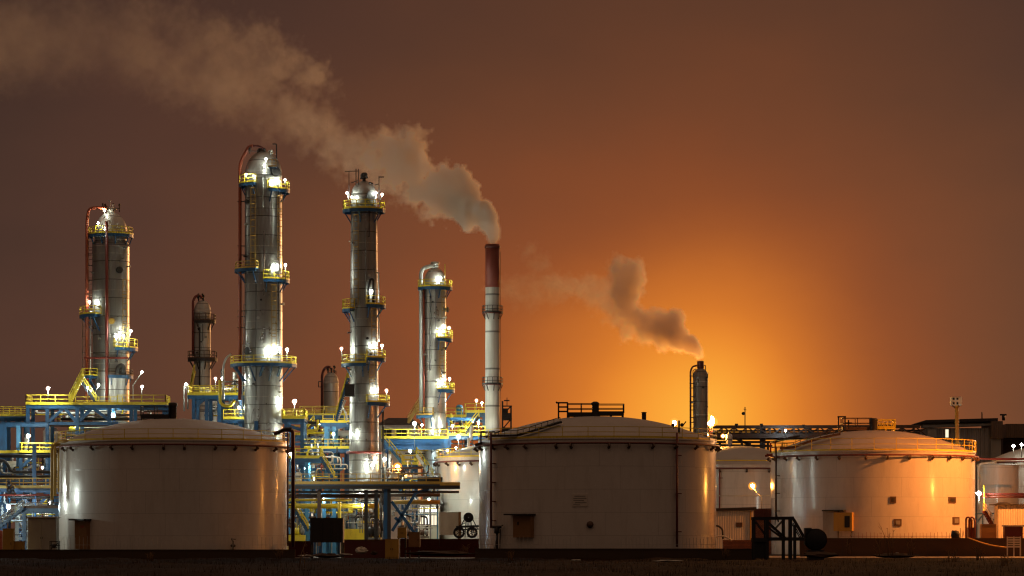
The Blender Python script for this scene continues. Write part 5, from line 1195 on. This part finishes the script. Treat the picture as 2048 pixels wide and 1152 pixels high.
# short dark grass over the near ground
g = MB(); R_ = random.Random(21)
for i in range(5200):
    y = 135 + 170 * R_.random() ** .8; x = (R_.random() - .5) * .4 * y * .9
    if R_.random() < .35: x = round(x / 6) * 6 + R_.gauss(0, .7)
    h = R_.uniform(.12, .4); a = R_.uniform(0, 6.28); w = R_.uniform(.01, .025); dx, dy = math.cos(a), math.sin(a); l = R_.uniform(.02,.2)
    g.add([(x - w*dy, y + w*dx, -.1), (x + w*dy, y - w*dx, -.1), (x + dx*l, y + dy*l, h)], [(0,1,2)])
o = solo(g, 'grass', MT['grassdark'], None, None, None, 'stuff'); o['label'] = 'short dry dark grass scattered over the near ground'; o['category'] = 'grass'

# ------------------------------------------------------------------ smoke
def smoke(label, puffs, Y, seed, dcurve, col, aniso, drift=0, vox=.22, grow=1.0):
    """a real fog volume: smooth union of billows (px, row, radius px) roughened by turbulence; dcurve: (px, density, edge softness m, turbulence m)"""
    org = Vector((X(puffs[0][0], Y), Y, Z(puffs[0][1], Y))); Pm = []; R_ = random.Random(seed)
    for a, b, r in puffs:
        f = min(1, max(0, (puffs[0][0] - a) / 300.)); dy = drift * f; Yk = Y + dy; rr = S(r, Yk)
        Pm.append((X(a, Yk) - org.x, dy + R_.uniform(-.25, .25) * rr * min(1, f * 4), Z(b, Yk) - org.z, rr * grow))
    lo = [min(q[k] - q[3] for q in Pm) - 2.5 for k in range(3)]; hi = [max(q[k] + q[3] for q in Pm) + 2.5 for k in range(3)]; lo[2] = max(lo[2], -.25)
    ng = bpy.data.node_groups.new('smoke_field', 'GeometryNodeTree'); t = ng
    ng.interface.new_socket('Geometry', in_out='OUTPUT', socket_type='NodeSocketGeometry')
    pos = N(t, 'GeometryNodeInputPosition').outputs[0]
    def vm(op, a, b):
        n = N(t, 'ShaderNodeVectorMath', operation=op); L(t, a, n.inputs[0])
        if isinstance(b, (tuple, list)): n.inputs[1].default_value = b
        elif isinstance(b, (int, float)): n.inputs['Scale'].default_value = b
        elif b is not None: L(t, b, n.inputs[1])
        return n.outputs['Value' if op in ('LENGTH', 'DISTANCE') else 'Vector']
    sx = N(t, 'ShaderNodeSeparateXYZ'); L(t, pos, sx.inputs[0])
    px = [X(q[0], Y + drift * min(1, max(0, (puffs[0][0] - q[0]) / 300.))) - org.x for q in dcurve]
    px, dc = zip(*sorted(zip(px, [q[1:] for q in dcurve]))); x0, x1 = px[0], px[-1]
    u = M_(t, 'DIVIDE', M_(t, 'SUBTRACT', sx.outputs[0], x0), x1 - x0, clamp=True)
    def curve(vals):
        lo_, hi_ = min(vals), max(vals) + 1e-4
        n = N(t, 'ShaderNodeFloatCurve'); c = n.mapping.curves[0]
        while len(c.points) < len(vals): c.points.new(.5, .5)
        for p, x, v in zip(c.points, px, vals): p.location = ((x - x0)/(x1 - x0), (v - lo_)/(hi_ - lo_)); p.handle_type = 'AUTO_CLAMPED'
        n.mapping.update(); L(t, u, n.inputs['Value']); return M_(t, 'MULTIPLY_ADD', n.outputs[0], hi_ - lo_, lo_)
    dn, sf, tb = (curve([q[k] for q in dc]) for k in range(3))
    # domain warp, so that billows fold over each other
    wn = N(t, 'ShaderNodeTexNoise'); wn.inputs['Scale'].default_value = .42; wn.inputs['Detail'].default_value = 3; L(t, vm('ADD', pos, (seed*11., 3., seed*5.)), wn.inputs['Vector'])
    wo = vm('SUBTRACT', wn.outputs['Color'], (.5, .5, .5)); ws = N(t, 'ShaderNodeVectorMath', operation='SCALE'); L(t, wo, ws.inputs[0]); L(t, M_(t, 'MULTIPLY', tb, 2.2), ws.inputs['Scale'])
    wp = vm('ADD', pos, ws.outputs[0])
    acc = None
    for (cx, cy_, cz, r) in Pm:
        d = M_(t, 'SUBTRACT', vm('DISTANCE', wp, (cx, cy_, cz)), r)
        acc = d if acc is None else M_(t, 'SMOOTH_MIN', acc, d, max(.12, r * min(.95, max(.3, (r - 2.2) * .45))))
    def nz(sc, det, off): 
        n = N(t, 'ShaderNodeTexNoise'); n.inputs['Scale'].default_value = sc; n.inputs['Detail'].default_value = det; n.inputs['Roughness'].default_value = .6
        L(t, vm('ADD', pos, (off, off*1.7, seed)), n.inputs['Vector']); return M_(t, 'SUBTRACT', n.outputs[0], .5)
    vo = N(t, 'ShaderNodeTexVoronoi', feature='SMOOTH_F1'); vo.inputs['Scale'].default_value = .62; vo.inputs['Smoothness'].default_value = .3; vo.inputs['Detail'].default_value = 2; L(t, wp, vo.inputs['Vector'])
    w = M_(t, 'ADD', M_(t, 'MULTIPLY', nz(.85, 4, 2.), 1.5), M_(t, 'ADD', M_(t, 'MULTIPLY', nz(.25, 4, 7.), 2.0), M_(t, 'MULTIPLY', M_(t, 'SUBTRACT', vo.outputs['Distance'], .45), 1.2)))
    e = M_(t, 'MULTIPLY', M_(t, 'ADD', acc, M_(t, 'MULTIPLY', w, tb)), -1.0)
    q = M_(t, 'DIVIDE', e, sf, clamp=True); q = M_(t, 'MULTIPLY', M_(t, 'MULTIPLY', q, q), M_(t, 'SUBTRACT', 3.0, M_(t, 'MULTIPLY', q, 2.0)))
    inner = rng(t, nz(.18, 5, 13.), -.17, .17, .3, 1.7)
    den = M_(t, 'MULTIPLY', M_(t, 'MULTIPLY', q, dn), inner)
    vc = N(t, 'GeometryNodeVolumeCube'); L(t, den, vc.inputs['Density'])
    vc.inputs['Min'].default_value = lo; vc.inputs['Max'].default_value = hi
    for k, a in enumerate('XYZ'): vc.inputs['Resolution ' + a].default_value = int((hi[k] - lo[k]) / vox)
    m = bpy.data.materials.new('smoke'); m.use_nodes = True; mt = m.node_tree; mt.nodes.clear()
    pv = N(mt, 'ShaderNodeVolumePrincipled'); pv.inputs['Color'].default_value = (*col, 1); pv.inputs['Anisotropy'].default_value = aniso; pv.inputs['Density'].default_value = 1.0
    L(mt, pv.outputs[0], N(mt, 'ShaderNodeOutputMaterial').inputs['Volume'])
    sm = N(t, 'GeometryNodeSetMaterial'); L(t, vc.outputs[0], sm.inputs[0]); sm.inputs['Material'].default_value = m; go = N(t, 'NodeGroupOutput'); L(t, sm.outputs[0], go.inputs[0])
    vd = bpy.data.volumes.new('smoke_plume'); vd.materials.append(m); vd.render.step_size = .75; o = bpy.data.objects.new('smoke_plume', vd); COL.objects.link(o); o.location = org
    md = o.modifiers.new('smoke', 'NODES'); md.node_group = ng
    o['label'] = label; o['category'] = 'smoke'; o['kind'] = 'thing'; return o
smoke('long grey-brown smoke plume drifting from the striped chimney across the sky', [
 (985,486,11),(984,474,16),(979,458,21),(970,442,26),(958,424,31),(946,448,20),(930,436,28),(926,404,38),(915,352,27),(934,370,24),(902,384,42),(897,425,25),(873,405,36),(868,365,38),(855,430,17),(842,388,38),(836,342,38),
 (826,282,35),(828,312,36),(800,290,42),(796,342,48),(802,384,25),(766,285,38),(756,335,52),(720,308,48),(700,342,40),(680,292,48),(650,250,44),(660,320,38),(620,238,50),(655,212,32),(616,285,36),(570,212,52),(580,260,38),(520,200,50),(522,245,34),
 (470,185,70),(420,160,76),(360,138,80),(300,112,80),(440,215,46),(250,92,84),(190,76,90),(120,84,92),(60,76,98),(0,80,104),(-90,60,110),(560,122,56),(622,150,50),(660,182,34),(500,122,66),(430,75,64),(350,30,60),(270,15,66),(160,5,66),(520,70,46),(400,110,60),(330,180,52),(580,250,50),(540,270,36),(610,275,42)],
 420, 1, [(1000,2.6,.4,.22),(985,2.6,.4,.32),(960,2.2,.45,.8),(920,1.6,.6,1.15),(870,1.1,.8,1.35),(800,.72,1.2,1.5),(720,.42,2.0,1.6),(640,.29,2.7,1.8),(540,.165,3.4,2.0),(420,.09,4.2,2.2),(280,.05,5.0,2.3),(120,.032,5.5,2.3),(-120,.05,6,1.7)], (.997,.945,.89), .3, drift=0, vox=.25, grow=1.17)
smoke('shorter grey smoke plume with glowing edges drifting from the smoking vessel', [
 (1400,721,5),(1397,711,9),(1391,700,12),(1380,691,16),(1364,688,18),(1350,672,24),(1347,641,21),(1330,657,27),(1325,682,17),(1314,660,27),(1297,655,29),(1282,660,24),(1270,640,26),(1255,655,24),(1246,622,28),(1226,640,22),(1255,590,26),(1250,560,30),
 (1262,540,26),(1236,540,26),(1230,585,28),(1215,612,26),(1200,592,28),(1180,575,28),(1160,580,26),(1145,570,26),(1110,575,28),(1070,580,32),(1030,585,32),(990,575,30),(1080,530,26),(1060,500,24),(1085,560,26)],
 455, 2, [(1410,2.2,.4,.2),(1396,2.2,.4,.28),(1370,1.7,.55,.55),(1330,1.2,.8,.7),(1280,.9,1.1,.85),(1240,.62,1.4,1.1),(1200,.42,1.9,1.3),(1150,.32,2.5,1.3),(1080,.24,3.0,1.4),(980,.13,3.4,1.5)], (.995,.90,.80), .45, drift=8, grow=1.5)

# ------------------------------------------------------------------ haze
HAZE = 0
if HAZE:
    hz = MB().box(-420, 420, -30, 760, -1.5, 95).build('haze', bpy.data.materials.new('haze')); hz['kind'] = 'stuff'; hm = hz.data.materials[0]; hm.use_nodes = True; ht = hm.node_tree; ht.nodes.clear()
    pv = N(ht, 'ShaderNodeVolumePrincipled'); pv.inputs['Color'].default_value = (.95,.9,.85,1); pv.inputs['Density'].default_value = HAZE; pv.inputs['Anisotropy'].default_value = .82
    L(ht, pv.outputs[0], N(ht, 'ShaderNodeOutputMaterial').inputs['Volume'])

# ------------------------------------------------------------------ sky, sun, camera
sc = bpy.context.scene
wd = bpy.data.worlds.new('World'); sc.world = wd; wd.use_nodes = True; t = wd.node_tree; t.nodes.clear()
SUN_EL, SUN_ROT = rad(7), rad(28)      # the lit haze of the flare, low beyond the plant
sky = N(t, 'ShaderNodeTexSky', sky_type='NISHITA'); sky.sun_disc = False; sky.sun_elevation = SUN_EL; sky.sun_rotation = SUN_ROT
bg1 = N(t, 'ShaderNodeBackground'); L(t, sky.outputs[0], bg1.inputs[0]); bg1.inputs[1].default_value = .0005
tc = N(t, 'ShaderNodeTexCoord'); gd = Vector(((1415-1024)/F, 1, (1085-838)/F)).normalized()
vs = N(t, 'ShaderNodeVectorMath', operation='SUBTRACT'); L(t, tc.outputs['Generated'], vs.inputs[0]); vs.inputs[1].default_value = gd
sx = N(t, 'ShaderNodeSeparateXYZ'); L(t, vs.outputs[0], sx.inputs[0])
dx = M_(t, 'MULTIPLY', sx.outputs[0], M_(t, 'ADD', 1.0, M_(t, 'MULTIPLY', M_(t, 'GREATER_THAN', sx.outputs[0], 0), .32)))
d2 = M_(t, 'ADD', M_(t, 'MULTIPLY', dx, dx), M_(t, 'ADD', M_(t, 'MULTIPLY', M_(t, 'MULTIPLY', sx.outputs[2], sx.outputs[2]), 1.34), M_(t, 'MULTIPLY', sx.outputs[1], sx.outputs[1])))
mp = N(t, 'ShaderNodeMapping'); L(t, tc.outputs['Generated'], mp.inputs[0]); mp.inputs['Scale'].default_value = (1, 1, 1.7)
cl = noise(t, 13, mp.outputs[0], 5, .5)
dist = M_(t, 'MULTIPLY', M_(t, 'SQRT', d2), F / 1760.0)
dist = M_(t, 'MULTIPLY', dist, rng(t, cl, .3, .7, .93, 1.08))
cr = N(t, 'ShaderNodeValToRGB'); L(t, dist, cr.inputs[0]); e = cr.color_ramp; e.interpolation = 'B_SPLINE'
ST = [(0,(1.0,.46,.05)),(.05,(.97,.37,.036)),(.10,(.85,.265,.027)),(.15,(.67,.182,.022)),(.225,(.40,.103,.021)),(.30,(.262,.068,.021)),(.40,(.19,.060,.0245)),(.55,(.126,.048,.0245)),(.70,(.093,.0395,.026)),(.85,(.069,.0325,.0225)),(1.0,(.056,.028,.0205))]
while len(e.elements) < len(ST): e.elements.new(.5)
for el, (p_, c_) in zip(e.elements, ST): el.position = p_; el.color = (*c_, 1)
# darker overhead, faint city light behind the viewpoint
sg = N(t, 'ShaderNodeSeparateXYZ'); L(t, tc.outputs['Generated'], sg.inputs[0])
up = rng(t, sg.outputs[2], .07, .19, 1, .8, True)
back = rng(t, sg.outputs[1], .55, -.35, 0, 1, True)
colr = N(t, 'ShaderNodeMix', data_type='RGBA', blend_type='MULTIPLY'); colr.inputs[0].default_value = 1; L(t, cr.outputs[0], colr.inputs[6])
cmb = N(t, 'ShaderNodeCombineColor'); [L(t, up, cmb.inputs[i]) for i in range(3)]; L(t, cmb.outputs[0], colr.inputs[7])
BACK = (.058,.033,.0215)
fin = mixc(t, back, colr.outputs[2], BACK)
fin = mixc(t, rng(t, sg.outputs[2], .25, .75, 0, 1, True), fin, (.23,.135,.085))       # cloud base overhead, lit by the flare and the plant
bg2 = N(t, 'ShaderNodeBackground'); L(t, fin, bg2.inputs[0]); bg2.inputs[1].default_value = 1.0
ad = N(t, 'ShaderNodeAddShader'); L(t, bg1.outputs[0], ad.inputs[0]); L(t, bg2.outputs[0], ad.inputs[1]); ow = N(t, 'ShaderNodeOutputWorld'); L(t, ad.outputs[0], ow.inputs[0])
wd.cycles.sampling_method = 'AUTOMATIC'
sl = bpy.data.lights.new('sun', 'SUN'); sl.energy = .85; sl.angle = rad(9); sl.color = (1,.46,.17); so = bpy.data.objects.new('sun', sl); COL.objects.link(so)
so.rotation_euler = Vector((math.sin(SUN_ROT)*math.cos(SUN_EL), math.cos(SUN_ROT)*math.cos(SUN_EL), math.sin(SUN_EL))).to_track_quat('Z', 'Y').to_euler()
cam = bpy.data.cameras.new('camera'); co = bpy.data.objects.new('camera', cam); COL.objects.link(co); co.location = (0,0,CZ); co.rotation_euler = (rad(90),0,0)
cam.sensor_width = 36; cam.lens = F / 2048 * 36; cam.shift_y = (H0 - 576) / 2048; cam.clip_end = 6000; cam.clip_start = .5; sc.camera = co
vw = sc.view_settings; vw.view_transform = 'Standard'; vw.look = 'None'; vw.exposure = 0; vw.gamma = 1
sc.render.engine = 'CYCLES'; cy = sc.cycles
cy.use_denoising = True; cy.denoiser = 'OPENIMAGEDENOISE'; cy.denoising_input_passes = 'RGB_ALBEDO_NORMAL'
cy.diffuse_bounces = 2; cy.glossy_bounces = 3; cy.volume_bounces = 8; cy.max_bounces = 9; cy.transparent_max_bounces = 8
cy.sample_clamp_indirect = 4; cy.sample_clamp_direct = 0; cy.caustics_reflective = False; cy.caustics_refractive = False; cy.use_light_tree = True
cy.volume_max_steps = 512; cy.pixel_filter_type = 'BLACKMAN_HARRIS'; cy.filter_width = 1.25
